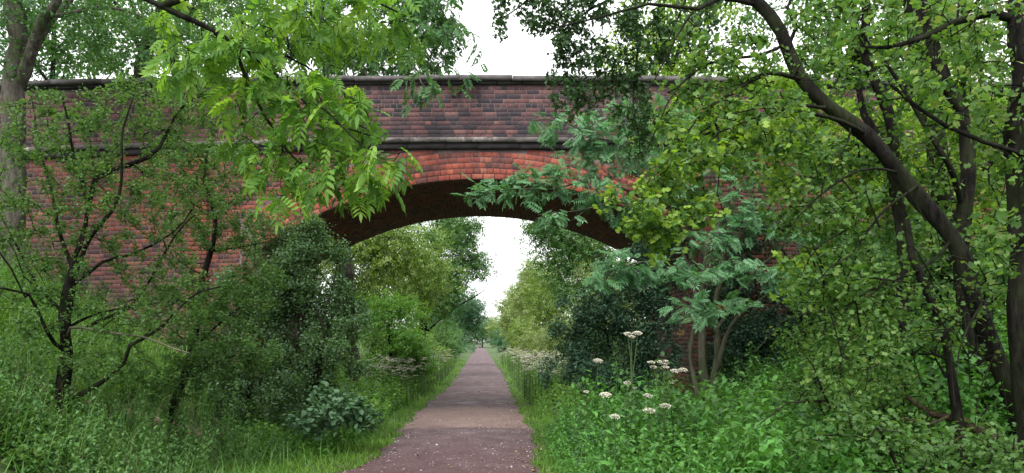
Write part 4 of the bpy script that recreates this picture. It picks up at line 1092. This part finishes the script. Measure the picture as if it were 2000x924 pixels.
# yew-dark shrubs under and left of the rowan; upper lobes added to stand for shade on the abutment
for k, (px, py, d, lab, L) in enumerate([
   (1230, 850, 12.6, 'dark yew like bush left of the rowan, covering the right springing with upper lobes added for shade', [(1180, 610, 90, 70, 12.6, .5, 260), (1250, 670, 60, 90, 12.6, .5, 240), (1130, 690, 50, 60, 12.8, .4, 110), (1280, 560, 50, 50, 12.8, .4, 90), (1190, 740, 80, 40, 12.2, .4, 100), (1285, 480, 60, 60, 13.1, .4, 120), (1330, 400, 50, 40, 13.1, .4, 60)]),
   (1500, 820, 12.6, 'dark yew like bush right of the rowan stems', [(1480, 650, 80, 60, 12.8, .5, 240), (1530, 700, 70, 60, 12.6, .4, 170), (1460, 730, 60, 40, 12.6, .4, 90), (1570, 610, 50, 60, 12.9, .4, 120), (1420, 560, 60, 60, 13.1, .3, 110), (1460, 470, 50, 40, 13.2, .3, 60)])]):
    b = P(px, py, d); b[2] = float(gz(b[0], b[1])) - .08
    t = Tree('yew_bush', lab, 'bush', b, M['bark_dark'], 60 + k)
    c = L[0]; t.limb_pts([b, P(c[0], c[1], c[4])], .04, .012)
    for q in L[1:]: t.limb_pts([b + [0, 0, .06], P(q[0], q[1], q[4])], .025, .006)
    t.grow(above_ground(blobs(t.r, rag(t.r, L, 9, .35)), .1), .15, .02, .35); t.radii(.0022, 2.5); t.wood(sides=(6, 3))
    t.leaves(LEAF2, 32000, .06, M['yew'], maxr=.03, droop=.15, tilt=.6, cl=9, cj=.06)
# fallen branch, lower right
A_, B_ = P(1770, 775, 6.4), P(1995, 885, 5.9)
t = Tree('fallen_branch', 'bare fallen branch sloping down to the lower right corner', 'branch', B_, M['deadwood'], 70)
t.limb_pts([B_, P(1930, 850, 6.0), P(1880, 818, 6.1), P(1830, 805, 6.25), A_], .05, .02)
t.limb_pts([P(1860, 812, 6.1), P(1810, 830, 5.9), P(1760, 815, 5.8)], .018, .006)
t.limb_pts([P(1900, 830, 6.1), P(1850, 870, 5.9), P(1800, 880, 5.8)], .016, .006)
t.radii(); t.wood(sides=(9, 3))

# ------------------------------------------------------------------ trees beyond the bridge and on the skyline
def far_tree(name, label, cat, x, y, h, w, mat, seed, n=70, leaf=.12, per=26, low=.25, lean=0.0, bark='bark_dark', clump=.55, group=None, tmpl=SPRAY, fill=()):
    r = np.random.default_rng(seed); z0 = float(gz(x, y)) - .15; b = np.array([x, y, z0])
    t = Tree(name, label, cat, b, M[bark], seed, group)
    s = h / 8
    top = b + [lean, 0, h * .86]
    t.limb_pts([b, b + [lean * .2, 0, h * .35], top], .14 * s + .04, .02, step=.5, wob=.05)
    for k in range(6):
        f = .25 + .1 * k; a = k * 2.4 + r.uniform(0, 1); L = w * (.9 - .08 * k)
        p0 = b + (top - b) * f
        t.limb_pts([p0, p0 + [math.cos(a) * L * .5, math.sin(a) * L * .5, h * .12], p0 + [math.cos(a) * L * .85, math.sin(a) * L * .8, h * .22]], .05 * s, .012, step=.5, wob=.05)
    # lumpy crown: attractors on the outer part of a few overlapping lobes
    lobes = []
    for k in range(9):
        a = r.uniform(0, 6.28); f = r.uniform(low + .1, .9); rr = w * (.62 if f < .7 else .35) * r.uniform(.3, 1)
        lobes.append((b + [lean * f + rr * math.cos(a), rr * math.sin(a), h * f], w * r.uniform(.35, .55)))
    att = []
    while len(att) < n:
        c, R_ = lobes[r.integers(len(lobes))]
        v = norm(r.normal(0, 1, 3)) * R_ * r.uniform(.55, 1); v[2] *= 1.0
        q = c + v
        if q[2] > z0 + h * low * .6 and q[2] < z0 + h * 1.02: att.append(q)
    att = np.array(att)
    if len(fill): att = above_ground(np.concatenate([att, blobs(r, fill)]), .2)
    t.grow(att, .5, .03, .3); t.radii(.006, 2.4); t.wood(sides=(7, 3))
    m = len(att) * per
    c = np.repeat(att, per, 0); v = r.normal(0, 1, (m, 3)) * clump * .45 * np.array([1, 1, .7]); p = c + v
    ok = p[:, 2] > gz(p[:, 0], p[:, 1]) + .05; p = p[ok]; v = v[ok]; m = len(p)
    d = norm(v + r.normal(0, .4, (m, 3)) + [0, 0, -.15]); up = norm(np.array([0, 0, 1.]) + v * .8 + r.normal(0, .35, (m, 3)))
    tint = np.clip(np.repeat(r.beta(2, 2, len(att)), per)[ok] * .5 + r.beta(2, 2, m) * .5, 0, 1)
    me = instance_mesh('foliage', tmpl[0], tmpl[1], p, frames(d, up), leaf * 2.2 * r.uniform(.7, 1.2, m), tint, M[mat])
    offset(me, b); link('foliage', me, t.root, 'stuff')
    return t

LR = 'beyond the bridge'
# seen through the arch, left side
far_tree('willow', 'tall yellow green tree seen under the left half of the arch, nearest beyond the bridge', 'tree', -4.7, 26, 9.0, 2.9, 'yellowgreen', 101, 120, .11, 26, .05, fill=[(760, 480, 70, 60, 26, 1.2, 60), (830, 530, 50, 80, 26, 1, 45), (720, 560, 60, 80, 26, 1, 45)])
far_tree('elder_bush', 'bright glossy elder bush low left beyond the arch', 'bush', -2.75, 24.0, 3.1, 1.3, 'elder', 102, 120, .11, 30, .05, clump=.42)
far_tree('maple_tree', 'mid green tree with a bough reaching across the sky gap, left beyond the arch', 'tree', -2.7, 35, 10.5, 4.0, 'midgreen', 103, 120, .12, 26, .2, lean=.9, fill=[(880, 480, 60, 50, 34, 1.2, 60), (930, 520, 30, 35, 34, .8, 25), (860, 580, 50, 50, 34, 1, 40), (900, 440, 50, 20, 34, 1, 20)])
far_tree('hawthorn', 'olive hawthorn at mid distance on the left side of the path', 'tree', -4.3, 31, 6.2, 2.6, 'yellowgreen', 104, 120, .11, 24, .05)
far_tree('ash_tree', 'blue green ash farther along the left side of the path', 'tree', -3.9, 50, 10.0, 4.0, 'bluegreen', 105, 90, .15, 22, .1, fill=[(900, 590, 40, 50, 50, 2, 60), (925, 620, 20, 40, 50, 1.5, 25)])
far_tree('hawthorn', 'brownish green thorn tree behind the blue green ash on the left', 'tree', -4.3, 64, 8.5, 3.9, 'haw', 106, 110, .17, 22, .05)
far_tree('oak_tree', 'rounded dark oak far down the left side of the path', 'tree', -4.9, 85, 10.0, 4.6, 'midgreen', 107, 110, .22, 20, .05)
far_tree('oak_tree', 'distant oak where the left tree line meets the end of the path', 'tree', -6.5, 125, 10, 6.0, 'bluegreen', 108, 100, .32, 18, .05)
# right side
far_tree('ash_tree', 'dark green tree hanging over the right side of the arch opening', 'tree', 5.4, 29, 9.5, 3.3, 'midgreen', 111, 110, .11, 26, .1, fill=[(1090, 480, 55, 60, 29, 1, 70), (1130, 540, 60, 60, 29, 1, 50), (1060, 440, 30, 25, 29, .6, 20), (1150, 470, 50, 40, 29, 1, 30)])
far_tree('hawthorn', 'pale cream green bush on the right just beyond the bridge', 'bush', 4.3, 26, 4.2, 1.9, 'palegreen', 112, 120, .09, 28, .02, clump=.5)
far_tree('sallow', 'olive green sallow on the right behind the pale bush', 'tree', 4.9, 36, 6.4, 2.4, 'yellowgreen', 113, 90, .11, 26, .05, fill=[(1070, 580, 45, 60, 35, 1, 60), (1110, 620, 40, 50, 34, 1, 30)])
far_tree('sallow', 'cream tinted sallow halfway along the right side of the path', 'tree', 4.9, 50, 6.6, 3.0, 'palegreen', 114, 90, .14, 24, .05, fill=[(1020, 580, 30, 45, 48, 1.5, 45), (1040, 530, 25, 30, 48, 1, 20)])
far_tree('sallow', 'soft yellow green sallow far along the right side', 'tree', 5.2, 68, 7.4, 3.4, 'palegreen', 115, 80, .18, 22, .05, fill=[(990, 610, 22, 35, 68, 1.5, 35)])
far_tree('oak_tree', 'far green oak on the right near the end of the path', 'tree', 6.2, 95, 9.5, 4.4, 'bluegreen', 116, 100, .24, 20, .05)
far_tree('oak_tree', 'farthest oak on the right of the vanishing path', 'tree', 6.8, 135, 9.5, 5.2, 'midgreen', 117, 90, .32, 18, .05)
far_tree('oak_tree', 'small dark oak closing the far end of the path', 'tree', .6, 215, 8.5, 8.5, 'midgreen', 118, 150, .4, 24, .0, clump=1.3)
far_tree('oak_tree', 'hazy rounded tree left of the small oak at the end of the path', 'tree', -5.5, 225, 12, 6, 'bluegreen', 119, 110, .4, 24, .0, clump=1.3)
far_tree('oak_tree', 'hazy rounded tree right of the small oak at the end of the path', 'tree', 7.5, 205, 10.5, 6, 'palegreen', 120, 110, .4, 24, .0, clump=1.3)
# more trees outside the strip, on both slopes, visible above the parapet
sk = [(-9.5, 24, 13, 4.2, 'midgreen', 'tall mid green tree behind the parapet left of the ash'), (-15, 27, 13, 4.8, 'bluegreen', 'broad blue green tree behind the far left parapet'),
      (-9.0, 38, 12, 4.5, 'yellowgreen', 'yellow green tree standing well behind the left parapet'),
      (5.6, 23, 13.5, 3.6, 'lime', 'tall bright lime green tree behind the right parapet'), (10.0, 21.5, 12.5, 3.8, 'midgreen', 'tall mid green tree behind the right parapet'),
      (14.5, 23, 12.5, 4.0, 'palegreen', 'tall pale tree behind the far right parapet'), (12.0, 36, 13, 4.8, 'lime', 'bright tree well behind the right parapet'),
      (9.5, 60, 12, 5, 'midgreen', 'distant tree on the right slope behind the sallows'), (-10.5, 60, 13, 5, 'midgreen', 'distant tree on the left slope behind the ash')]
for k, (x, y, h, w, m_, lab) in enumerate(sk):
    far_tree('ash_tree' if k % 2 else 'sycamore', lab, 'tree', x, y, h, w, m_, 130 + k, 130, .17, 17, .38)
# shrubs hugging the path beyond the bridge
bs = [(-2.9, 27.5, 1.7, .9, 'bluegreen', 'low blue green shrub beyond the arch left of the path'), (-3.3, 31, 2.2, 1.2, 'midgreen', 'rounded mid green shrub left of the path beyond the elder'),
      (-2.9, 42, 2.4, 1.1, 'yellowgreen', 'olive shrub at the left verge in the distance'), (-2.9, 58, 3.0, 1.4, 'midgreen', 'dark shrub at the left verge farther on'), (-3.2, 78, 4.0, 1.8, 'midgreen', 'dark tall shrub at the left verge near the end of the path'),
      (3.2, 21.8, 1.9, 1.1, 'midgreen', 'low green shrub right of the path just beyond the abutment'), (2.9, 31, 2.0, 1.0, 'palegreen', 'pale cream shrub right of the path'),
      (3.0, 41, 2.8, 1.2, 'palegreen', 'pale olive shrub at the right verge in the distance'), (3.0, 58, 3.4, 1.5, 'yellowgreen', 'olive shrub at the right verge farther on'), (3.4, 80, 4.4, 2.0, 'palegreen', 'pale shrub at the right verge near the end of the path'),
      (-3.1, 110, 5, 2.2, 'bluegreen', 'far blue green shrub at the left verge'), (3.6, 115, 5, 2.4, 'bluegreen', 'far blue green shrub at the right verge')]
for k, (x, y, h, w, m_, lab) in enumerate(bs):
    far_tree('shrub', lab, 'bush', x, y, h, w, m_, 160 + k, 50, .07 + y * .0016, 24, .0, clump=.45 + y * .004)
# bluish broad leaved bramble at the left verge
b = P(660, 850, 11.0); b[2] = float(gz(b[0], b[1])) - .05
t = Tree('bramble', 'blue green broad leaved bramble mound at the left verge before the arch', 'bush', b, M['stem'], 80)
t.limb_pts([b, b + [0, 0, .5]], .015, .006)
att = above_ground(blobs(t.r, [(660, 800, 65, 32, 11.0, .45, 90), (610, 825, 60, 26, 10.6, .3, 60), (705, 815, 40, 24, 11.0, .3, 40), (640, 770, 30, 16, 11.2, .3, 20)]), .05)
t.grow(att, .12, .06, .3); t.radii(.0022); t.wood(sides=(5, 3)); t.leaves(LEAF4, 1700, .095, M['bramble'], maxr=.02, droop=.2, tilt=.35, jitter=.04, tmpls=[(LEAF4[0] * [2.2, 1, 1], LEAF4[1])])
b = P(30, 850, 6.9); b[2] = float(gz(b[0], b[1])) - .05
t = Tree('bramble', 'small leafy rose briar in the bottom left corner', 'bush', b, M['bark_dark'], 81)
t.limb_pts([b, b + [0, 0, .3]], .02, .01)
att = above_ground(blobs(t.r, [(30, 850, 70, 45, 6.9, .4, 110), (70, 880, 50, 30, 6.6, .3, 40)]), .03)
t.grow(att, .1, .06, .3); t.radii(.0022); t.wood(sides=(6, 3)); t.leaves(LOBE, 1300, .05, M['maple'], maxr=.02, droop=.2, tilt=.35, jitter=.04)

# ------------------------------------------------------------------ ground cover
def scatter(n, x0, x1, y0, y1, r, dens=None):
    """points spread evenly in the picture rather than on the ground: near ground gets more"""
    u = r.uniform(0, 1, n); y = 1 / (1 / y0 + (1 / y1 - 1 / y0) * u)
    x = r.uniform(x0, x1, n)
    return x, y
def off_path(x, y, m=0.0):
    l, rr = path_c(y); return (x < l - m) | (x > rr + m)
def not_bridge(x, y): return ~((np.abs(x) > HS - .05) & (y > YF - .12) & (y < YB + .12))
def blades(name, label, n, x0, x1, y0, y1, hmin, hmax, mat, seed, margin=0.0, keep=None, wid=.010, lean=.5):
    r = np.random.default_rng(seed); x, y = scatter(n, x0, x1, y0, y1, r)
    k = off_path(x, y, margin) & not_bridge(x, y) & ~on_track(x, y)
    if keep is not None: k &= keep(x, y, r)
    x, y = x[k], y[k]; m = len(x)
    tv = np.array([(-.5, 0, 0), (.5, 0, 0), (-.36, .5, .08), (.36, .5, .08), (0, 1, .32)]); tf = np.array([(0, 1, 3), (0, 3, 2), (2, 3, 4)])
    h = r.uniform(hmin, hmax, m) * (1 + .35 * nz(x * 2, y * 2)) * (.45 + .55 * sstep(.2, 2.2, np.maximum(path_c(y)[0] - x, (x - path_c(y)[1]) * 1.6)) if hmax > .6 else 1); a = r.uniform(0, 6.28, m); ln = r.uniform(.05, lean, m)
    d = np.stack([np.cos(a) * ln, np.sin(a) * ln, np.ones(m)], -1); up = np.stack([np.cos(a), np.sin(a), -ln], -1)
    R = frames(d, up); w = wid * (1 + y * .11)
    sc = np.stack([w / 1, h, h], -1)
    # scale acts in the blade's own axes
    V = np.einsum('nij,nkj->nki', R, tv[None] * sc[:, None]) + np.stack([x, y, gz(x, y) - .01], -1)[:, None]
    Fa = (tf[None] + (np.arange(m) * 5)[:, None, None]).reshape(-1, 3)
    tint = np.clip(np.repeat(r.beta(2, 2, m) * .6 + .2 + .25 * nz(x * 1.3, y * .9), 5), 0, 1)
    o = link(name, mesh_from(name, V.reshape(-1, 3), Fa, M[mat], tint), kind='stuff'); o['label'] = label; o['category'] = 'grass'
    return o
blades('verge_grass', 'short bright grass along both edges of the path', 62000, -3.3, 2.0, 6.5, 70, .05, .13, 'grass', 201, -.03,
       keep=lambda x, y, r: r.random(len(x)) < np.where(x < 0, 1, .8), wid=.007, lean=.8)
blades('tall_grass', 'tall wild grass on both banks', 55000, -9.5, 9, 6.2, 45, .25, .9, 'tallgrass', 202, .3,
       keep=lambda x, y, r: (r.random(len(x)) < np.where(np.abs(x) < 2.2, .35, np.where(x < -3, .3, .8))), wid=.007, lean=.9)
blades('dry_grass', 'scattered straw coloured dry stalks among the green growth', 5000, -9, 8, 6.3, 14, .3, .85, 'straw', 204, .35, wid=.004, lean=.9,
       keep=lambda x, y, r: nz(x * 1.9 + 2, y * 1.3) > .1)
blades('bank_grass', 'bright long grass tufts on the upper left bank by the wall', 20000, -9.8, -4.6, 9.3, 13.8, .2, .5, 'grass', 203, 0, wid=.008, lean=1.3)

# weeds: nettle and herb stems with pairs of leaves
def weed_tmpl(seed, n=7, ls=.24, wid=1.7):
    r = np.random.default_rng(seed); V, Fa = [], []; k = 0
    for i in range(n):
        z = .25 + .75 * i / (n - 1); s = ls * (1.1 - .55 * i / (n - 1)); a0 = (i % 2) * 1.57 + r.uniform(-.4, .4)
        for q in (0, math.pi):
            a = a0 + q; R = frames(np.array([[math.cos(a), math.sin(a), r.uniform(-1.1, .5)]]), np.array([[r.uniform(-.6, .6), r.uniform(-.6, .6), 1.]]))[0]
            V.append(((LEAF2[0] * [wid, 1, 1]) @ R.T) * s * r.uniform(.8, 1.15) + [0, 0, z]); Fa.append(LEAF2[1] + k); k += 4
    V.append(np.array([(-.008, 0, 0), (.008, 0, 0), (0, .008, 1), (0, -.008, 1)])); Fa.append(np.array([(0, 1, 2), (1, 0, 3)]) + k)
    return np.concatenate(V), np.concatenate(Fa)
def weeds(name, label, n, x0, x1, y0, y1, hmin, hmax, mat, seed, keep=None, margin=.25, nl=7, ls=.24, wid=1.7):
    r = np.random.default_rng(seed); x, y = scatter(n, x0, x1, y0, y1, r)
    k = off_path(x, y, margin) & not_bridge(x, y) & ~on_track(x, y)
    if keep is not None: k &= keep(x, y, r)
    x, y = x[k], y[k]; m = len(x); tv, tf = weed_tmpl(seed, nl, ls, wid)
    edge = np.minimum(np.abs(x - path_c(y)[0]), np.abs(x - path_c(y)[1]))
    h = r.uniform(hmin, hmax, m) * (.4 + .6 * sstep(.1, 1.1, edge)) * (1 + .3 * nz(x * 1.5, y * 1.5)) * r.uniform(.75, 1.25, m)
    a = r.uniform(0, 6.28, m); ln = r.normal(0, .22, (m, 2))
    ca, sa = np.cos(a), np.sin(a); z0 = np.zeros(m)
    R = np.stack([np.stack([ca, -sa, ln[:, 0]], -1), np.stack([sa, ca, ln[:, 1]], -1), np.stack([z0, z0, z0 + 1], -1)], 1)
    me = instance_mesh(name, tv, tf, np.stack([x, y, gz(x, y) - .02], -1), R, np.stack([.35 + h * .5, .35 + h * .5, h], -1) if False else h, np.clip(r.beta(2, 2, m) * .7 + .15 + .2 * nz(x, y), 0, 1), M[mat])
    o = link(name, me, kind='stuff'); o['label'] = label; o['category'] = 'weeds'
weeds('nettle_bed', 'dense bed of nettles and herbs filling the right bank in front of the bridge', 3000, .8, 7.5, 6.0, 14, .4, .85, 'weed', 211, wid=.95, nl=11, ls=.15)
weeds('bright_herbs', 'paler yellow green herbs growing through the nettles of the right bank', 2600, .75, 7.0, 6.5, 14, .35, .85, 'tallgrass', 216, wid=.7, nl=9, ls=.17, margin=.1)
weeds('herb_layer', 'leafy herbs and nettles on the left bank before the bushes', 3900, -8.5, -2.2, 6.3, 13.8, .3, .62, 'midgreen', 212, margin=.9, wid=.85, nl=11, ls=.12, keep=lambda x, y, r: x < -2.5 + .0 * y)  # shade of the left bank put into a darker leaf colour
weeds('bramble_layer', 'darker bramble leaves among the nettles of the right bank', 1300, 1.1, 7, 7, 13.8, .35, .75, 'bramble', 213, nl=7, ls=.17, wid=1.5, keep=lambda x, y, r: nz(x * 1.2 + 3, y * 1.1) > 0.05)
weeds('tall_nettles', 'taller dark nettles standing in clumps in the right bank', 700, 1.3, 7, 7.5, 13.8, .8, 1.15, 'midgreen', 217, nl=13, ls=.11, wid=1.0, keep=lambda x, y, r: nz(x * 2.1 + 1, y * 1.7) > 0.25)
weeds('verge_herbs', 'low yellow green herbs along both verges beyond the bridge', 5200, -4.5, 4.2, 16, 60, .3, .8, 'elder', 214, margin=.35, nl=6, ls=.22, wid=1.2, keep=lambda x, y, r: (x > 0) | (x < -1.9))
weeds('verge_herbs', 'low leafy herbs at the left verge under the arch and in front of it', 1500, -3.4, -1.9, 10.5, 22, .15, .42, 'elder', 215, margin=.55, nl=6, ls=.3)

# flowering umbels: fine white heads in drifts beyond the bridge
def umbel(n, rad, seed, dome=.25):
    r = np.random.default_rng(seed); V, Fa = [], []
    for i in range(n):
        a = i * 2.4; q = rad * math.sqrt((i + .5) / n); c = np.array([q * math.cos(a), q * math.sin(a), -dome * q * q / rad + r.uniform(-.004, .004)])
        s = rad * .26; R = frames(np.array([[math.cos(a), math.sin(a), r.uniform(-.3, .3)]]), np.array([[r.uniform(-.3, .3), r.uniform(-.3, .3), 1.]]))[0]
        v = np.array([(-.6, 0, 0), (0, -.6, .1), (.6, 0, 0), (0, .6, .1)]) * s
        V.append(v @ R.T + c); Fa.append(np.array([(0, 1, 2), (0, 2, 3)]) + 4 * i)
    return np.concatenate(V), np.concatenate(Fa)
UM = umbel(14, 1.0, 5)
def drift(label, n, x0, x1, y0, y1, seed, h0, h1, ww=.05):
    r = np.random.default_rng(seed); x, y = scatter(n, x0, x1, y0, y1, r); k = off_path(x, y, .3); x, y = x[k], y[k]; m = len(x)
    z = gz(x, y) + r.uniform(h0, h1, m)
    V1 = instance_mesh('cow_parsley', UM[0], UM[1], np.stack([x, y, z], -1), frames(np.tile([[0, 1., 0]], (m, 1)), norm(np.array([0, -.15, 1.]) + r.normal(0, .2, (m, 3)))), ww * r.uniform(.6, 1.2, m), r.random(m), M['flower'])
    o = link('cow_parsley', V1, kind='stuff'); o['label'] = label; o['category'] = 'flowers'
    w = .004 + .0003 * y
    sv = np.stack([np.stack([x - w, y, z * 0 + gz(x, y)], -1), np.stack([x + w, y, gz(x, y)], -1), np.stack([x, y, z - .01], -1)], 1).reshape(-1, 3)
    me = mesh_from('stems', sv, np.arange(3 * m).reshape(-1, 3), M['stem'], np.full(3 * m, .5)); link('stems', me, o, 'stuff')
drift('drift of white flowering cow parsley right of the path beyond the bridge', 900, 1.2, 3.2, 19, 60, 221, .75, 1.3, .11)
drift('drift of white flowering cow parsley left of the path beyond the bridge', 650, -3.2, -1.5, 19, 46, 222, .7, 1.2, .10)

# hogweed standing singly on the right bank
def hogweed(px, py, d, heads, label, seed):
    r = np.random.default_rng(seed); top = P(px, py, d); b = np.array([top[0] + r.uniform(-.05, .05), d + .05, 0]); b[2] = float(gz(b[0], b[1])) - .03
    root = thing('hogweed', label, 'flower', b, 'hogweed plants flowering on the right bank')
    def tube(name, pts, r0, r1):
        tr = Tree.__new__(Tree); tr.r = r; tr.base = b; tr.bark = M['stem']; tr.root = root; tr.pos = []; tr.par = []; tr.fix = []; tr.limb = []; tr.limbid = 0
        tr.limb_pts(pts, r0, r1, step=.08, wob=.003); tr.radii()
        A = np.array(tr.pos); n = len(A); ang = np.arange(5) * 1.2566; rad = tr.rad
        V = (A[:, None] + rad[:, None, None] * np.stack([np.cos(ang), np.sin(ang), 0 * ang], -1)[None]).reshape(-1, 3)
        i = np.arange(n - 1)[:, None] * 5; k = np.arange(5); kn = (k + 1) % 5
        Fa = np.stack([i + k, i + kn, i + 5 + kn, i + 5 + k], -1).reshape(-1, 4)
        me = mesh_from(name, V, Fa, M['stem'], np.full(len(V), .5)); offset(me, b); link(name, me, root)
    fork = b + (top - b) * .62
    tube('stem', [b, b + (top - b) * .3 + [.02, 0, 0], fork], .012, .008)
    for (dx, dy, rad) in heads:
        hpos = P(px + dx, py + dy, d + r.uniform(-.08, .08))
        tube('flower_stalk', [fork, (fork + hpos) / 2 + [0, 0, .04], hpos], .006, .004)
        tv, tf = umbel(46, rad * 1.05, seed + int(dx), .35)
        V = tv @ np.array([[1, 0, 0], [0, .94, .33], [0, -.33, .94]]) + hpos
        me = mesh_from('flower_head', V, tf, M['flower'], np.repeat(r.uniform(.3, 1, 46), 4)); offset(me, b); link('flower_head', me, root)
    for k in range(3):
        a = r.uniform(0, 6.28); z = b + (fork - b) * (.3 + .25 * k)
        R = frames(np.array([[math.cos(a), math.sin(a), .1]]), np.array([[0, 0, 1.]]))[0]
        me = mesh_from('leaf', (MAPLE[0] @ R.T) * .22 + z, MAPLE[1], M['weed'], np.full(len(MAPLE[0]), .6)); offset(me, b); link('leaf', me, root)
hogweed(1235, 648, 8.6, [(-8, 2, .05), (10, 0, .055), (0, 8, .04)], 'tallest hogweed with a flat pale head against the dark bush', 301)
hogweed(1296, 706, 8.3, [(-24, 0, .04), (0, -2, .065), (-20, 9, .04), (4, 9, .04), (22, 16, .05), (38, 14, .05), (16, 38, .04)], 'hogweed with a cluster of seven flower heads in front of the rowan', 302)
hogweed(1168, 702, 10.5, [(0, 0, .07)], 'hogweed with one flat head at the left edge of the dark bush', 303)
hogweed(1183, 768, 8.4, [(0, 0, .065)], 'hogweed with one white head low beside the path edge nettles', 304)
hogweed(1145, 764, 9.5, [(0, 0, .035)], 'hogweed with the smallest head, nearest the path', 305)
hogweed(1226, 746, 8.6, [(0, 0, .05), (12, 10, .03)], 'hogweed with a broken pair of heads below the tallest one', 306)
hogweed(1266, 770, 8.0, [(0, 0, .05)], 'hogweed with one cream head left of the seven headed plant', 307)
hogweed(1268, 799, 7.6, [(0, 0, .06)], 'hogweed with a flat white head low in the nettles', 308)
hogweed(1300, 790, 7.8, [(0, 0, .055)], 'hogweed with a fading grey head below the seven headed plant', 309)
hogweed(1201, 811, 7.4, [(0, 0, .05)], 'lowest hogweed head, nearest the camera', 310)

# petals and pale stones strewn on the path
r = np.random.default_rng(401); n = 2600; x, y = scatter(n, -1.9, 1.1, 7.5, 26, r); l, rr = path_c(y)
edge = np.minimum(x - l, rr - x); k = (edge > -.05) & (r.random(n) < np.where(edge < .25, .8, np.where(y < 14, .42, .18))); x, y = x[k], y[k]; m = len(x)
u = np.clip((x - path_c(y)[0]) / (path_c(y)[1] - path_c(y)[0]), 0, 1)
pz = .014 + .035 * (1 - (2 * u - 1) ** 2) + .006
a = r.uniform(0, 6.28, m)
me = instance_mesh('fallen_petals', LEAF2[0] * [1.6, 1, .8], LEAF2[1], np.stack([x, y, pz], -1), frames(np.stack([np.cos(a), np.sin(a), 0 * a + .1], -1), norm(np.array([0, 0, 1.]) + r.normal(0, .25, (m, 3)))), .022 * r.uniform(.5, 1.7, m), r.random(m), M['petal'])
o = link('fallen_petals', me, kind='stuff'); o['label'] = 'white petals and pale bits strewn over the dark path'; o['category'] = 'petals'
n = 2600; x, y = scatter(n, -2.1, 1.3, 7.3, 24, r); l, rr = path_c(y)
edge = np.minimum(x - l, rr - x); k = (edge > -.12) & (r.random(n) < np.exp(-np.maximum(edge, 0) * 7) + .03); x, y = x[k], y[k]; m = len(x); a = r.uniform(0, 6.28, m)
u = np.clip((x - path_c(y)[0]) / (path_c(y)[1] - path_c(y)[0]), 0, 1)
me = instance_mesh('leaf_litter', LEAF4[0] * [2, 1, 2], LEAF4[1], np.stack([x, y, .022 + .035 * (1 - (2 * u - 1) ** 2) + .02 * (edge[k] < 0)], -1), frames(np.stack([np.cos(a), np.sin(a), 0 * a + .15], -1), norm(np.array([0, 0, 1.]) + r.normal(0, .4, (m, 3)))), .04 * r.uniform(.5, 1.5, m), r.random(m), M['litter'])
o = link('leaf_litter', me, kind='stuff'); o['label'] = 'dead brown leaves gathered along the edges of the path'; o['category'] = 'leaves'
n = 1500; x, y = scatter(n, -1.9, 1.1, 7.5, 30, r); l, rr = path_c(y); k = (x > l) & (x < rr); x, y = x[k], y[k]; m = len(x)
u = (x - path_c(y)[0]) / (path_c(y)[1] - path_c(y)[0]); pz = .016 + .035 * (1 - (2 * u - 1) ** 2)
OC = np.array([(1, 0, 0), (0, 1, 0), (-1, 0, 0), (0, -1, 0), (0, 0, .7), (0, 0, -.5)], float); OF = np.array([(0, 1, 4), (1, 2, 4), (2, 3, 4), (3, 0, 4), (1, 0, 5), (2, 1, 5), (3, 2, 5), (0, 3, 5)])
a = r.uniform(0, 6.28, m)
me = instance_mesh('gravel', OC, OF, np.stack([x, y, pz], -1), frames(np.stack([np.cos(a), np.sin(a), 0 * a], -1), np.tile([[0, 0, 1.]], (m, 1))), .009 * r.uniform(.5, 1.8, m), r.random(m), M['earth'])
o = link('gravel', me, kind='stuff'); o['label'] = 'loose small stones on the path'; o['category'] = 'gravel'

bpy.context.view_layer.update()
